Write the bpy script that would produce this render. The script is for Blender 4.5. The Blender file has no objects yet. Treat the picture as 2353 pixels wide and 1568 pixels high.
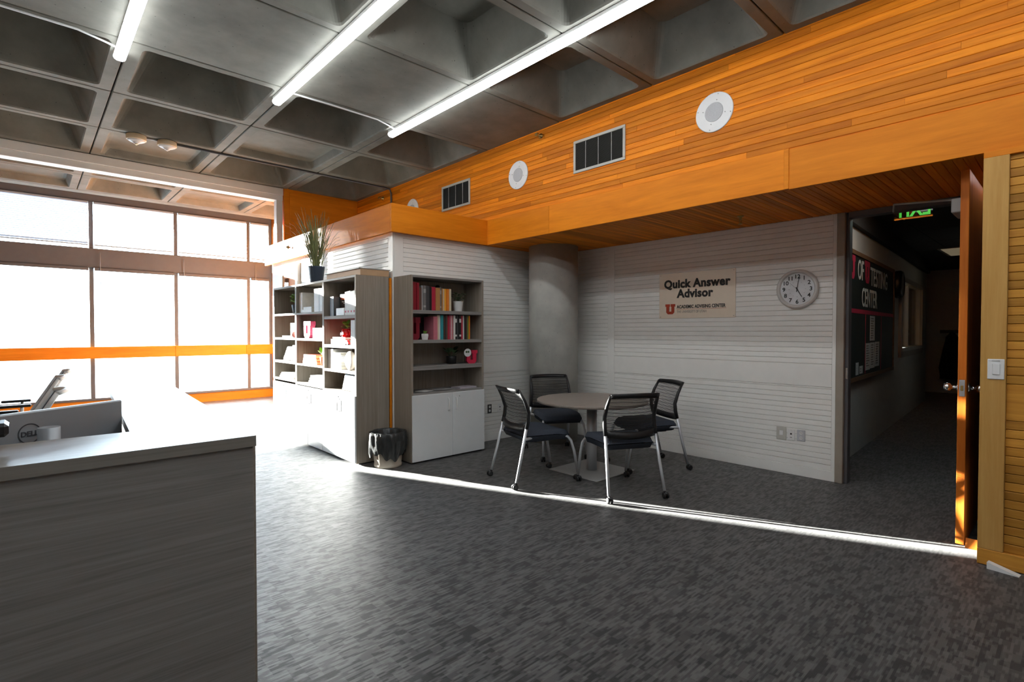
import bpy, bmesh, math, random
from mathutils import Vector, Matrix
random.seed(7)
PI = math.pi
R = math.radians
scn = bpy.context.scene
col = scn.collection

# ------------------------------------------------------------------ camera
cam = bpy.data.cameras.new('camera')
cam.sensor_width = 36.0
cam.lens = 1205.0 / 2353.0 * 36.0
cam.clip_start = 0.05
cam.clip_end = 300
camo = bpy.data.objects.new('camera', cam)
col.objects.link(camo)
camo.location = (0, 0, 1.5)
camo.rotation_euler = (R(90 - 1.075), 0, R(-42.78))
scn.camera = camo

# ------------------------------------------------------------------ sky, sun, exposure
SKY = 17.0
world = bpy.data.worlds.new('world')
scn.world = world
world.use_nodes = True
wn = world.node_tree.nodes
wn['Background'].inputs[0].default_value = (0.74, 0.88, 1.0, 1)
wn['Background'].inputs[1].default_value = SKY
sun = bpy.data.lights.new('sun', 'SUN')
sun.energy = 75.0
sun.angle = R(0.53)
sun.color = (1.0, 0.94, 0.86)
suno = bpy.data.objects.new('sun', sun)
col.objects.link(suno)
sd = Vector((0.425, -1.0, -0.162 * math.hypot(0.425, 1.0)))
suno.rotation_euler = sd.to_track_quat('-Z', 'Y').to_euler()
suno.location = (-3, 20, 6)
LAMP = 15.5          # radiance of the ceiling strip lenses
scn.view_settings.view_transform = 'Standard'
scn.view_settings.look = 'None'
scn.view_settings.gamma = 1.0
scn.view_settings.use_curve_mapping = False
scn.view_settings.exposure = 0.3
try:
    scn.cycles.use_denoising = True
    scn.cycles.diffuse_bounces = 6
    scn.cycles.max_bounces = 12
    scn.cycles.sample_clamp_indirect = 12.0
    scn.cycles.caustics_reflective = False
    scn.cycles.caustics_refractive = False
except Exception:
    pass

# ------------------------------------------------------------------ materials
MATS = {}


def _new(name):
    m = bpy.data.materials.new(name)
    m.use_nodes = True
    nt = m.node_tree
    return m, nt, nt.nodes, nt.links, nt.nodes['Principled BSDF']


def ramp(n, stops):
    r = n.new('ShaderNodeValToRGB')
    e = r.color_ramp.elements
    while len(e) < len(stops):
        e.new(0.5)
    for el, (p, c) in zip(e, stops):
        el.position = p
        el.color = (c[0], c[1], c[2], 1)
    return r


def texco(n, l, scale, kind='Object'):
    tc = n.new('ShaderNodeTexCoord')
    mp = n.new('ShaderNodeMapping')
    mp.inputs['Scale'].default_value = scale
    l.new(tc.outputs[kind], mp.inputs['Vector'])
    return mp


def noise(n, l, vec, scale=1.0, detail=4.0, rough=0.55):
    t = n.new('ShaderNodeTexNoise')
    t.inputs['Scale'].default_value = scale
    t.inputs['Detail'].default_value = detail
    t.inputs['Roughness'].default_value = rough
    l.new(vec, t.inputs['Vector'])
    return t


def bump(n, l, b, h, strength, dist=0.01):
    bp = n.new('ShaderNodeBump')
    bp.inputs['Strength'].default_value = strength
    bp.inputs['Distance'].default_value = dist
    l.new(h, bp.inputs['Height'])
    l.new(bp.outputs[0], b.inputs['Normal'])


def mat(name, c, rough=0.5, metal=0.0, var=0.06, scale=(9, 9, 9), bmp=0.0, spec=0.5, emit=None, es=0.0, rnd=0.0, **kw):
    """plain painted / plastic / metal surface with a little procedural mottling"""
    if name in MATS:
        return MATS[name]
    m, nt, n, l, b = _new(name)
    mp = texco(n, l, scale)
    nz = noise(n, l, mp.outputs[0], 1.0, 3.0)
    lo = [max(0, x * (1 - var)) for x in c]
    hi = [min(1, x * (1 + var)) for x in c]
    rp = ramp(n, [(0.3, lo), (0.7, hi)])
    l.new(nz.outputs[0], rp.inputs[0])
    out = rp.outputs[0]
    if rnd:
        oi = n.new('ShaderNodeObjectInfo')
        mr = n.new('ShaderNodeMapRange')
        mr.inputs[3].default_value = 1 - rnd
        mr.inputs[4].default_value = 1 + rnd
        l.new(oi.outputs['Random'], mr.inputs[0])
        vm = n.new('ShaderNodeVectorMath')
        vm.operation = 'SCALE'
        l.new(out, vm.inputs[0])
        l.new(mr.outputs[0], vm.inputs['Scale'])
        out = vm.outputs[0]
    l.new(out, b.inputs['Base Color'])
    b.inputs['Roughness'].default_value = rough
    b.inputs['Metallic'].default_value = metal
    b.inputs['Specular IOR Level'].default_value = spec
    if bmp:
        bump(n, l, b, nz.outputs[0], bmp)
    if emit:
        b.inputs['Emission Color'].default_value = (*emit, 1)
        b.inputs['Emission Strength'].default_value = es
    for k, v in kw.items():
        b.inputs[k.replace('_', ' ')].default_value = v
    MATS[name] = m
    return m


def wood(name, dark, light, along, rough=0.55, rnd=0.22, grain=15.0, spec=0.22, streak=0.8):
    if name in MATS:
        return MATS[name]
    m, nt, n, l, b = _new(name)
    sc = [grain, grain, grain]
    sc['xyz'.index(along)] = streak
    tc = n.new('ShaderNodeTexCoord')
    oi = n.new('ShaderNodeObjectInfo')
    off = n.new('ShaderNodeVectorMath')
    off.operation = 'SCALE'
    off.inputs[0].default_value = (37.0, 19.0, 53.0)
    l.new(oi.outputs['Random'], off.inputs['Scale'])
    add = n.new('ShaderNodeVectorMath')
    l.new(tc.outputs['Object'], add.inputs[0])
    l.new(off.outputs[0], add.inputs[1])
    mp = n.new('ShaderNodeMapping')
    mp.inputs['Scale'].default_value = sc
    l.new(add.outputs[0], mp.inputs['Vector'])
    nz = noise(n, l, mp.outputs[0], 1.0, 6.0, 0.6)
    nz.inputs['Distortion'].default_value = 0.8
    mp2 = n.new('ShaderNodeMapping')
    mp2.inputs['Scale'].default_value = [s * 6 for s in sc]
    l.new(add.outputs[0], mp2.inputs['Vector'])
    nf = noise(n, l, mp2.outputs[0], 1.0, 3.0, 0.6)
    mx = n.new('ShaderNodeMath')
    mx.operation = 'MULTIPLY_ADD'
    l.new(nf.outputs[0], mx.inputs[0])
    mx.inputs[1].default_value = 0.35
    l.new(nz.outputs[0], mx.inputs[2])
    rp = ramp(n, [(0.45, dark), (0.85, light)])
    l.new(mx.outputs[0], rp.inputs[0])
    mr = n.new('ShaderNodeMapRange')
    mr.inputs[3].default_value = 1 - rnd
    mr.inputs[4].default_value = 1 + rnd
    l.new(oi.outputs['Random'], mr.inputs[0])
    vm = n.new('ShaderNodeVectorMath')
    vm.operation = 'SCALE'
    l.new(rp.outputs[0], vm.inputs[0])
    l.new(mr.outputs[0], vm.inputs['Scale'])
    l.new(vm.outputs[0], b.inputs['Base Color'])
    b.inputs['Roughness'].default_value = rough
    b.inputs['Specular IOR Level'].default_value = spec
    bump(n, l, b, nf.outputs[0], 0.06, 0.004)
    MATS[name] = m
    return m


CED_D, CED_L = (0.58, 0.145, 0.003), (0.90, 0.285, 0.010)
cedar_y = wood('cedar_boards_along_wall', CED_D, CED_L, 'y')
cedar_x = wood('cedar_boards_across', CED_D, CED_L, 'x')
fasc_y = wood('cedar_fascia', (0.66, 0.185, 0.004), (0.84, 0.265, 0.010), 'y', rnd=0.10, grain=8)
fasc_x = wood('cedar_fascia_across', (0.66, 0.185, 0.004), (0.84, 0.265, 0.010), 'x', rnd=0.10, grain=8)
oak_v = wood('pale_vertical_timber', (0.50, 0.26, 0.065), (0.62, 0.36, 0.11), 'z', rnd=0.05)
oak_y = wood('oak_cladding', (0.40, 0.165, 0.022), (0.58, 0.28, 0.045), 'y', rnd=0.30)
door_wood = wood('red_oak_door', (0.42, 0.095, 0.008), (0.58, 0.16, 0.015), 'z', rnd=0.05)
lam_z = wood('grey_laminate_upright', (0.23, 0.195, 0.155), (0.34, 0.295, 0.245), 'z', rnd=0.03, grain=55, streak=1.2)
lam_x = wood('grey_laminate_level', (0.20, 0.192, 0.182), (0.30, 0.29, 0.278), 'x', rnd=0.03, grain=55, streak=1.2)
lam_y = wood('grey_laminate_along_wall', (0.22, 0.195, 0.165), (0.32, 0.285, 0.245), 'y', rnd=0.03, grain=55, streak=1.2)
desk_top = wood('grey_laminate_counter', (0.185, 0.170, 0.150), (0.255, 0.240, 0.215), 'x', rnd=0.02, grain=40, rough=0.30, spec=0.5)
tab_top = wood('taupe_laminate', (0.24, 0.205, 0.175), (0.29, 0.25, 0.215), 'x', rnd=0.0, grain=40, rough=0.4, spec=0.4)
white = mat('white_board_paint', (0.84, 0.835, 0.80), 0.5, var=0.02, rnd=0.02)
whitew = mat('white_wall_paint', (0.74, 0.735, 0.71), 0.6, var=0.02)
hallw = mat('hall_wall_paint', (0.62, 0.63, 0.60), 0.6, var=0.03)
wbeam = mat('white_enamel_beam', (0.78, 0.77, 0.74), 0.4, var=0.02)
door_white = mat('white_cabinet_door', (0.76, 0.79, 0.80), 0.35, var=0.015)
winframe = mat('dark_bronze_frame', (0.105, 0.102, 0.108), 0.5, var=0.05)
steel = mat('satin_silver_tube', (0.60, 0.62, 0.65), 0.35, metal=0.45, var=0.03)
chrome = mat('chrome', (0.75, 0.75, 0.76), 0.15, metal=1.0, var=0.02)
black = mat('black_plastic', (0.012, 0.012, 0.013), 0.42, var=0.1)
blackm = mat('black_mesh_strand', (0.02, 0.02, 0.02), 0.6, var=0.1)
fabric = mat('charcoal_seat_fabric', (0.045, 0.053, 0.070), 0.9, var=0.3, scale=(260, 260, 260), bmp=0.3, spec=0.2)
baseplate = mat('grey_base_plate', (0.52, 0.52, 0.51), 0.5, metal=0.2, var=0.03)
beige = mat('beige_bin_plastic', (0.45, 0.40, 0.33), 0.45, var=0.03)
cream = mat('cream_plastic', (0.72, 0.58, 0.38), 0.45, var=0.03)
whitep = mat('white_plastic', (0.80, 0.80, 0.79), 0.4, var=0.02)
greyp = mat('grey_plastic', (0.36, 0.35, 0.33), 0.45, var=0.04)
silverp = mat('silver_monitor_shell', (0.33, 0.35, 0.37), 0.42, metal=0.3, var=0.02)
brass = mat('brass', (0.55, 0.38, 0.14), 0.3, metal=1.0, var=0.05)
darkgap = mat('dark_joint', (0.03, 0.03, 0.028), 0.9, var=0.1)
slat = mat('shade_toned_blind_slat', (0.30, 0.35, 0.43), 0.5, var=0.02)  # white slats given the blue-grey of the shade between them
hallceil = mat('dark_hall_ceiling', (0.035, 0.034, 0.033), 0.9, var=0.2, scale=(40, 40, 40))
chalk = mat('black_notice_board', (0.012, 0.018, 0.016), 0.6, var=0.1)
inkm = mat('black_ink', (0.010, 0.010, 0.009), 0.55, var=0.05)
redink = mat('brick_red_ink', (0.42, 0.045, 0.012), 0.5, var=0.05)
crim = mat('crimson_ink', (0.50, 0.03, 0.085), 0.55, var=0.05)
whiteink = mat('white_ink', (0.78, 0.80, 0.78), 0.6, var=0.02)
greyink = mat('grey_ink', (0.30, 0.28, 0.25), 0.6, var=0.02)
paper = mat('white_paper', (0.74, 0.77, 0.78), 0.7, var=0.03)
signm = mat('cream_sign_board', (0.80, 0.70, 0.57), 0.35, var=0.02)
leafg = mat('green_leaf', (0.16, 0.36, 0.035), 0.45, var=0.3, scale=(20, 20, 20), rnd=0.2)
leafd = mat('dark_green_leaf', (0.035, 0.085, 0.03), 0.4, var=0.3, scale=(20, 20, 20), rnd=0.2)
grassm = mat('grass_blade', (0.26, 0.28, 0.12), 0.6, var=0.5, scale=(30, 30, 6))
soil = mat('soil', (0.05, 0.035, 0.02), 0.9, var=0.4, scale=(90, 90, 90))
pagem = mat('book_pages', (0.72, 0.68, 0.58), 0.8, var=0.08, scale=(3, 3, 300))
navy = mat('slate_pot', (0.035, 0.055, 0.085), 0.5, var=0.06)
redp = mat('red_glaze', (0.62, 0.018, 0.020), 0.25, var=0.04)
glit = mat('pink_glitter', (0.72, 0.06, 0.16), 0.35, var=0.75, scale=(160, 160, 160), bmp=0.5)
greenlit = mat('green_exit_letters', (0.0, 0.3, 0.03), 0.4, emit=(0.0, 0.9, 0.05), es=0.16)
lampm = mat('strip_lens', (0.9, 0.92, 0.95), 0.4, emit=(0.93, 0.97, 1.0), es=LAMP)
hallpanel = mat('hall_light_lens', (0.6, 0.55, 0.45), 0.5, emit=(1.0, 0.8, 0.5), es=0.10)
fill_lens = mat('hall_light_lens_lit', (0.6, 0.6, 0.58), 0.5, emit=(0.88, 1.0, 0.98), es=2.4)  # lens of the added fill light, hidden above the doorway
meshgrey = mat('grille_grey', (0.48, 0.48, 0.49), 0.5, var=0.45, scale=(420, 420, 420))
coat = mat('black_coat_cloth', (0.01, 0.01, 0.011), 0.95, var=0.3)


def glass_mat():
    m = bpy.data.materials.new('clear_window_glass')
    m.use_nodes = True
    nt = m.node_tree
    n, l = nt.nodes, nt.links
    n.remove(n['Principled BSDF'])
    tr = n.new('ShaderNodeBsdfTransparent')
    tr.inputs[0].default_value = (0.93, 0.96, 0.97, 1)
    gl = n.new('ShaderNodeBsdfGlossy')
    gl.inputs['Roughness'].default_value = 0.02
    fr = n.new('ShaderNodeFresnel')
    fr.inputs[0].default_value = 1.45
    mx = n.new('ShaderNodeMixShader')
    l.new(fr.outputs[0], mx.inputs[0])
    l.new(tr.outputs[0], mx.inputs[1])
    l.new(gl.outputs[0], mx.inputs[2])
    l.new(mx.outputs[0], n['Material Output'].inputs[0])
    return m


glass = glass_mat()


def concrete_mat(name, lo, hi, sc=1.0):
    m, nt, n, l, b = _new(name)
    mp = texco(n, l, (sc, sc, sc))
    tc = mp.inputs['Vector'].links[0].from_node
    oi = n.new('ShaderNodeObjectInfo')
    off = n.new('ShaderNodeVectorMath')
    off.operation = 'SCALE'
    off.inputs[0].default_value = (31.0, 17.0, 11.0)
    l.new(oi.outputs['Random'], off.inputs['Scale'])
    add = n.new('ShaderNodeVectorMath')
    l.new(tc.outputs['Object'], add.inputs[0])
    l.new(off.outputs[0], add.inputs[1])
    l.new(add.outputs[0], mp.inputs['Vector'])
    a = noise(n, l, mp.outputs[0], 2.2, 8.0, 0.6)
    f = noise(n, l, mp.outputs[0], 60.0, 3.0, 0.6)
    rp = ramp(n, [(0.32, lo), (0.68, hi)])
    l.new(a.outputs[0], rp.inputs[0])
    vo = n.new('ShaderNodeTexVoronoi')
    vo.inputs['Scale'].default_value = 13.0
    l.new(mp.outputs[0], vo.inputs['Vector'])
    pr = ramp(n, [(0.05, (0.35, 0.35, 0.35)), (0.085, (1, 1, 1))])
    l.new(vo.outputs['Distance'], pr.inputs[0])
    mx = n.new('ShaderNodeMix')
    mx.data_type = 'RGBA'
    mx.blend_type = 'MULTIPLY'
    mx.inputs[0].default_value = 0.8
    l.new(rp.outputs[0], mx.inputs[6])
    l.new(pr.outputs[0], mx.inputs[7])
    l.new(mx.outputs[2], b.inputs['Base Color'])
    b.inputs['Roughness'].default_value = 0.75
    b.inputs['Specular IOR Level'].default_value = 0.3
    bump(n, l, b, f.outputs[0], 0.12, 0.004)
    return m


concrete = concrete_mat('cast_concrete', (0.165, 0.163, 0.138), (0.26, 0.255, 0.22))
concrete_c = concrete_mat('column_concrete', (0.30, 0.30, 0.275), (0.42, 0.415, 0.38), 1.3)


def carpet_mat():
    m, nt, n, l, b = _new('loop_carpet')
    tc = n.new('ShaderNodeTexCoord')
    sp = n.new('ShaderNodeSeparateXYZ')
    l.new(tc.outputs['Object'], sp.inputs[0])

    def mth(op, a, bv=None, c=None):
        k = n.new('ShaderNodeMath')
        k.operation = op
        for i, v in enumerate((a, bv, c)):
            if v is None:
                continue
            if isinstance(v, (int, float)):
                k.inputs[i].default_value = v
            else:
                l.new(v, k.inputs[i])
        return k.outputs[0]

    def vec(x, y, z=0.0):
        k = n.new('ShaderNodeCombineXYZ')
        for i, v in enumerate((x, y, z)):
            if isinstance(v, (int, float)):
                k.inputs[i].default_value = v
            else:
                l.new(v, k.inputs[i])
        return k.outputs[0]
    X, Y = sp.outputs[0], sp.outputs[1]
    row = mth('FLOOR', mth('DIVIDE', Y, 0.0105))
    dash = noise(n, l, vec(mth('MULTIPLY', X, 9.5), mth('MULTIPLY', row, 7.31)), 1.0, 1.0, 0.4)
    dr = ramp(n, [(0.47, (0, 0, 0)), (0.56, (1, 1, 1))])
    l.new(dash.outputs[0], dr.inputs[0])
    colx = mth('FLOOR', mth('DIVIDE', X, 0.055))
    brow = mth('FLOOR', mth('DIVIDE', Y, 0.0375))
    blk = noise(n, l, vec(mth('MULTIPLY', colx, 3.17), mth('MULTIPLY', brow, 5.71), 4.0), 1.0, 0.0, 0.4)
    br = ramp(n, [(0.46, (0, 0, 0)), (0.54, (1, 1, 1))])
    l.new(blk.outputs[0], br.inputs[0])
    spk = noise(n, l, tc.outputs['Object'], 330.0, 2.0, 0.7)
    big = noise(n, l, tc.outputs['Object'], 0.9, 2.0, 0.5)
    s = mth('ADD', mth('MULTIPLY', dr.outputs[0], 0.40), mth('MULTIPLY', br.outputs[0], 0.22))
    s = mth('ADD', s, mth('MULTIPLY_ADD', spk.outputs[0], 0.5, -0.2))
    s = mth('ADD', s, mth('MULTIPLY_ADD', big.outputs[0], 0.2, -0.1))
    cr = ramp(n, [(0.05, (0.010, 0.0098, 0.0095)), (0.95, (0.082, 0.080, 0.077))])
    l.new(s, cr.inputs[0])
    l.new(cr.outputs[0], b.inputs['Base Color'])
    b.inputs['Roughness'].default_value = 0.5
    b.inputs['Specular IOR Level'].default_value = 0.5
    b.inputs['Sheen Weight'].default_value = 0.25
    b.inputs['Sheen Roughness'].default_value = 0.5
    sr = n.new('ShaderNodeMapRange')
    sr.inputs[1].default_value = 0.0
    sr.inputs[2].default_value = 0.9
    sr.inputs[3].default_value = 0.08
    sr.inputs[4].default_value = 0.75
    l.new(s, sr.inputs[0])
    l.new(sr.outputs[0], b.inputs['Specular IOR Level'])
    bump(n, l, b, s, 0.45, 0.006)
    return m


carpet = carpet_mat()

# ------------------------------------------------------------------ mesh helpers


class MB:
    """collects geometry for ONE mesh object"""

    def __init__(s):
        s.v, s.f, s.m, s.mi, s.sm = [], [], [], 0, []

    def add(s, vs, fs, smooth=False):
        o = len(s.v)
        s.v += [tuple(p) for p in vs]
        s.f += [tuple(i + o for i in f) for f in fs]
        s.m += [s.mi] * len(fs)
        s.sm += [smooth] * len(fs)
        return s

    def box(s, x0, x1, y0, y1, z0, z1, c=0.0):
        if c <= 0:
            v = [(x, y, z) for x in (x0, x1) for y in (y0, y1) for z in (z0, z1)]
            return s.add(v, [(0, 1, 3, 2), (4, 6, 7, 5), (0, 4, 5, 1), (2, 3, 7, 6), (0, 2, 6, 4), (1, 5, 7, 3)])
        c = min(c, (x1 - x0) * .45, (y1 - y0) * .45, (z1 - z0) * .45)
        bm = bmesh.new()
        bmesh.ops.create_cube(bm, size=1.0)
        for q in bm.verts:
            q.co = Vector(((x0 + x1) / 2 + q.co.x * (x1 - x0), (y0 + y1) / 2 + q.co.y * (y1 - y0), (z0 + z1) / 2 + q.co.z * (z1 - z0)))
        bmesh.ops.bevel(bm, geom=list(bm.edges), offset=c, segments=1, profile=0.5, affect='EDGES')
        bm.verts.index_update()
        s.add([q.co[:] for q in bm.verts], [[q.index for q in f.verts] for f in bm.faces])
        bm.free()
        return s

    def prism(s, poly, axis, a, b, smooth=False):
        """2d polygon extruded along axis; poly coords are the two other axes in xyz order"""
        k = 'xyz'.index(axis)

        def p(q, t):
            r = list(q)
            r.insert(k, t)
            return r
        n = len(poly)
        v = [p(q, a) for q in poly] + [p(q, b) for q in poly]
        f = [(i, (i + 1) % n, n + (i + 1) % n, n + i) for i in range(n)]
        s.add(v, f, smooth)
        o = len(s.v) - 2 * n
        s.f += [tuple(range(o + n - 1, o - 1, -1)), tuple(range(o + n, o + 2 * n))]
        s.m += [s.mi] * 2
        s.sm += [False] * 2
        return s

    def tube(s, pts, r, n=8, caps=True, smooth=True):
        pts = [Vector(p) for p in pts]
        rs = r if isinstance(r, (list, tuple)) else [r] * len(pts)
        vs = []
        up = None
        for i, p in enumerate(pts):
            t = (pts[min(i + 1, len(pts) - 1)] - pts[max(i - 1, 0)]).normalized()
            if up is None:
                up = Vector((0, 0, 1)) if abs(t.z) < .9 else Vector((1, 0, 0))
            a = t.cross(up).normalized()
            bq = a.cross(t).normalized()
            up = bq
            vs += [p + (a * math.cos(2 * PI * k / n) + bq * math.sin(2 * PI * k / n)) * rs[i] for k in range(n)]
        fs = []
        for i in range(len(pts) - 1):
            fs += [(i * n + k, i * n + (k + 1) % n, (i + 1) * n + (k + 1) % n, (i + 1) * n + k) for k in range(n)]
        s.add(vs, fs, smooth)
        if caps:
            o = len(s.v) - len(vs)
            s.f += [tuple(range(o + n - 1, o - 1, -1)), tuple(range(o + (len(pts) - 1) * n, o + len(pts) * n))]
            s.m += [s.mi] * 2
            s.sm += [False] * 2
        return s

    def lathe(s, prof, c=(0, 0, 0), n=20, axis='z', smooth=True, wob=None):
        """prof: (radius, height) from bottom to top"""
        vs = []
        for j, (r, h) in enumerate(prof):
            for k in range(n):
                a = 2 * PI * k / n
                rr = r * (wob(a, j) if wob else 1)
                q = (rr * math.cos(a), rr * math.sin(a), h)
                if axis == 'x':
                    q = (q[2], q[0], q[1])
                elif axis == 'y':
                    q = (q[0], q[2], -q[1])
                vs.append((q[0] + c[0], q[1] + c[1], q[2] + c[2]))
        fs = []
        for i in range(len(prof) - 1):
            fs += [(i * n + k, i * n + (k + 1) % n, (i + 1) * n + (k + 1) % n, (i + 1) * n + k) for k in range(n)]
        s.add(vs, fs, smooth)
        o = len(s.v) - len(vs)
        if prof[0][0] > 1e-5:
            s.f.append(tuple(range(o + n - 1, o - 1, -1)))
            s.m.append(s.mi)
            s.sm.append(False)
        if prof[-1][0] > 1e-5:
            s.f.append(tuple(range(o + (len(prof) - 1) * n, o + len(prof) * n)))
            s.m.append(s.mi)
            s.sm.append(False)
        return s

    def grid(s, fn, nu, nv, smooth=True, thick=0.0):
        vs = [fn(i / nu, j / nv) for i in range(nu + 1) for j in range(nv + 1)]
        fs = [(i * (nv + 1) + j, (i + 1) * (nv + 1) + j, (i + 1) * (nv + 1) + j + 1, i * (nv + 1) + j + 1) for i in range(nu) for j in range(nv)]
        return s.add(vs, fs, smooth)

    def build(s, name, mats, parent=None, loc=(0, 0, 0), rot=(0, 0, 0)):
        me = bpy.data.meshes.new(name)
        me.from_pydata(s.v, [], s.f)
        ms = mats if isinstance(mats, (list, tuple)) else [mats]
        for q in ms:
            me.materials.append(q)
        if len(ms) > 1:
            me.polygons.foreach_set('material_index', s.m)
        me.polygons.foreach_set('use_smooth', s.sm)
        bm = bmesh.new()
        bm.from_mesh(me)
        bmesh.ops.recalc_face_normals(bm, faces=list(bm.faces))
        bm.to_mesh(me)
        bm.free()
        me.update()
        o = bpy.data.objects.new(name, me)
        col.objects.link(o)
        o.location = loc
        o.rotation_euler = rot
        if parent is not None:
            o.parent = parent
        return o


def tag(o, label=None, cat=None, group=None, kind=None):
    if label:
        o['label'] = label
    if cat:
        o['category'] = cat
    if group:
        o['group'] = group
    if kind:
        o['kind'] = kind
    return o


def thing(name, label, cat, loc=(0, 0, 0), rz=0.0, group=None):
    o = bpy.data.objects.new(name, None)
    o.empty_display_size = 0.1
    col.objects.link(o)
    o.location = loc
    o.rotation_euler = (0, 0, rz)
    return tag(o, label, cat, group)


def struct(o):
    o['kind'] = 'structure'
    return o


def dup(root, loc, rz, label, group=None):
    r = root.copy()
    col.objects.link(r)
    r.location = loc
    r.rotation_euler = (0, 0, rz)
    tag(r, label, None, group)
    for ch in list(root.children):
        c = ch.copy()
        col.objects.link(c)
        c.parent = r
        for g in list(ch.children):
            d = g.copy()
            col.objects.link(d)
            d.parent = c
    return r


def B(name, m, parent, x0, x1, y0, y1, z0, z1, c=0.0):
    return MB().box(x0, x1, y0, y1, z0, z1, c).build(name, m, parent)


def text(name, body, size, m, parent, origin, right, up, align='LEFT', bold=0.0, depth=0.0012, sx=1.0, mirror=False):
    """lettering laid on a surface: origin = baseline point, right/up = unit vectors"""
    cu = bpy.data.curves.new('t', 'FONT')
    cu.body = body
    cu.size = size
    cu.align_x = align
    cu.extrude = depth
    cu.offset = bold
    cu.space_character = 1.0 + 1.2 * bold / size
    cu.resolution_u = 3
    ob = bpy.data.objects.new('t', cu)
    col.objects.link(ob)
    dg = bpy.context.evaluated_depsgraph_get()
    me = bpy.data.meshes.new_from_object(ob.evaluated_get(dg))
    bpy.data.objects.remove(ob)
    bpy.data.curves.remove(cu)
    rt, u = Vector(right).normalized(), Vector(up).normalized()
    w = rt.cross(u)
    M = Matrix((rt, u, w)).transposed().to_4x4()
    M.translation = Vector(origin)
    me.transform(M @ Matrix.Diagonal((-sx if mirror else sx, 1, 1, 1)))
    me.materials.clear()
    me.materials.append(m)
    o = bpy.data.objects.new(name, me)
    col.objects.link(o)
    o.parent = parent
    return o


def block_u(w, h, t=0.30, bar=None):
    """outline of the blocky collegiate letter U, centred, width w height h"""
    a = w / 2
    st = w * t            # stem width
    sl = w * 0.07         # serif overhang
    sh = h * 0.24         # serif height
    bv = w * 0.16
    ih = h * 0.30
    left = [(-a, h), (-a, h - sh), (-a + sl, h - sh), (-a + sl, bv), (-a + sl + bv, 0)]
    right = [(-x, y) for x, y in reversed(left)]
    inner_r = [(a - sl - st + sl, h), (a - st - sl * .2, h), (a - st - sl * .2, h - sh)]
    gx = a - sl - st * 0.92
    inner = [(gx * 0.55, h), (gx * 0.55, h - sh), (gx, h - sh), (gx, ih), (-gx, ih), (-gx, h - sh), (-gx * 0.55, h - sh), (-gx * 0.55, h)]
    return left + right + inner


# convex pieces of the letter so it fills cleanly
def u_mesh(mb, w, h, place, d):
    """place(u, v, t) -> point; d = thickness"""
    a = w / 2
    sl, sh, st, bv, ih = w * .09, h * .25, w * .30, w * .17, h * .27
    polys = []
    for sg in (-1, 1):
        polys.append([(sg * a, h), (sg * a, h - sh), (sg * (a - sl - st - sl * .8), h - sh), (sg * (a - sl - st - sl * .8), h)])
        polys.append([(sg * (a - sl), h - sh), (sg * (a - sl), bv), (sg * (a - sl - bv), 0), (sg * (a - sl - st), 0), (sg * (a - sl - st), h - sh)])
    q = a - sl - st
    polys.append([(-q, 0), (q, 0), (q, ih), (-q, ih)])
    for poly in polys:
        n = len(poly)
        v = [place(x, y, 0) for x, y in poly] + [place(x, y, d) for x, y in poly]
        f = [(i, (i + 1) % n, n + (i + 1) % n, n + i) for i in range(n)] + [tuple(range(n - 1, -1, -1)), tuple(range(n, 2 * n))]
        mb.add(v, f)
    return mb


# ------------------------------------------------------------------ the room shell
P = 0.0545          # pitch of the tongue-and-groove boards
ZC = 3.90           # underside of the waffle ceiling
ZS = 2.655          # soffit of the alcove

floor = struct(B('floor', carpet, None, -4.7, 16.6, -4.7, 12.7, -0.1, 0.0))


def board(name, parent, axis, plane, sgn, u0, u1, z0, z1, m, th=0.014, ch=0.0035, gap=0.0012):
    """one tongue-and-groove board with chamfered edges. axis: direction it runs; sgn: way it faces"""
    f = plane + sgn * th
    z0, z1 = z0 + gap, z1 - gap
    prof = [(plane, z0), (f - sgn * ch, z0), (f, z0 + ch), (f, z1 - ch), (f - sgn * ch, z1), (plane, z1)]
    if axis == 'y':
        mb = MB().prism(prof, 'y', u0 + gap, u1 - gap)
    else:
        mb = MB().prism(prof, 'x', u0 + gap, u1 - gap)
    return mb.build(name, m, parent)


def rows(z0, z1):
    n = max(1, round((z1 - z0) / P))
    d = (z1 - z0) / n
    return [(z0 + i * d, z0 + (i + 1) * d) for i in range(n)]


BAND0, BAND1, BASE = 0.937, 1.168, 0.104

# --- wall with the clock (faces -X at 5.88)
wc = struct(B('wall_clock', white, None, 5.88, 6.0, 1.563, 5.6, 0, ZS + 0.02))
for (u0, u1) in ((1.66, 4.29), (4.40, 5.47)):
    for z0, z1 in rows(BASE, BAND0 - 0.017) + rows(BAND1, ZS):
        board('board', wc, 'y', 5.88, -1, u0, u1, z0, z1, white)
    board('rail_board', wc, 'y', 5.88, -1, u0, u1, BAND0 - 0.017, BAND0, white)
    board('wide_board', wc, 'y', 5.88, -1, u0, u1, BAND0, BAND1, white, th=0.016)
B('trim_board', white, wc, 5.862, 5.88, 4.29, 4.40, BASE, ZS, 0.003)
B('trim_board', white, wc, 5.862, 5.88, 1.625, 1.66, BASE, ZS, 0.003)
bb = struct(B('baseboard_clock', white, None, 5.858, 5.88, 1.625, 5.47, 0, BASE, 0.003))

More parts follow.
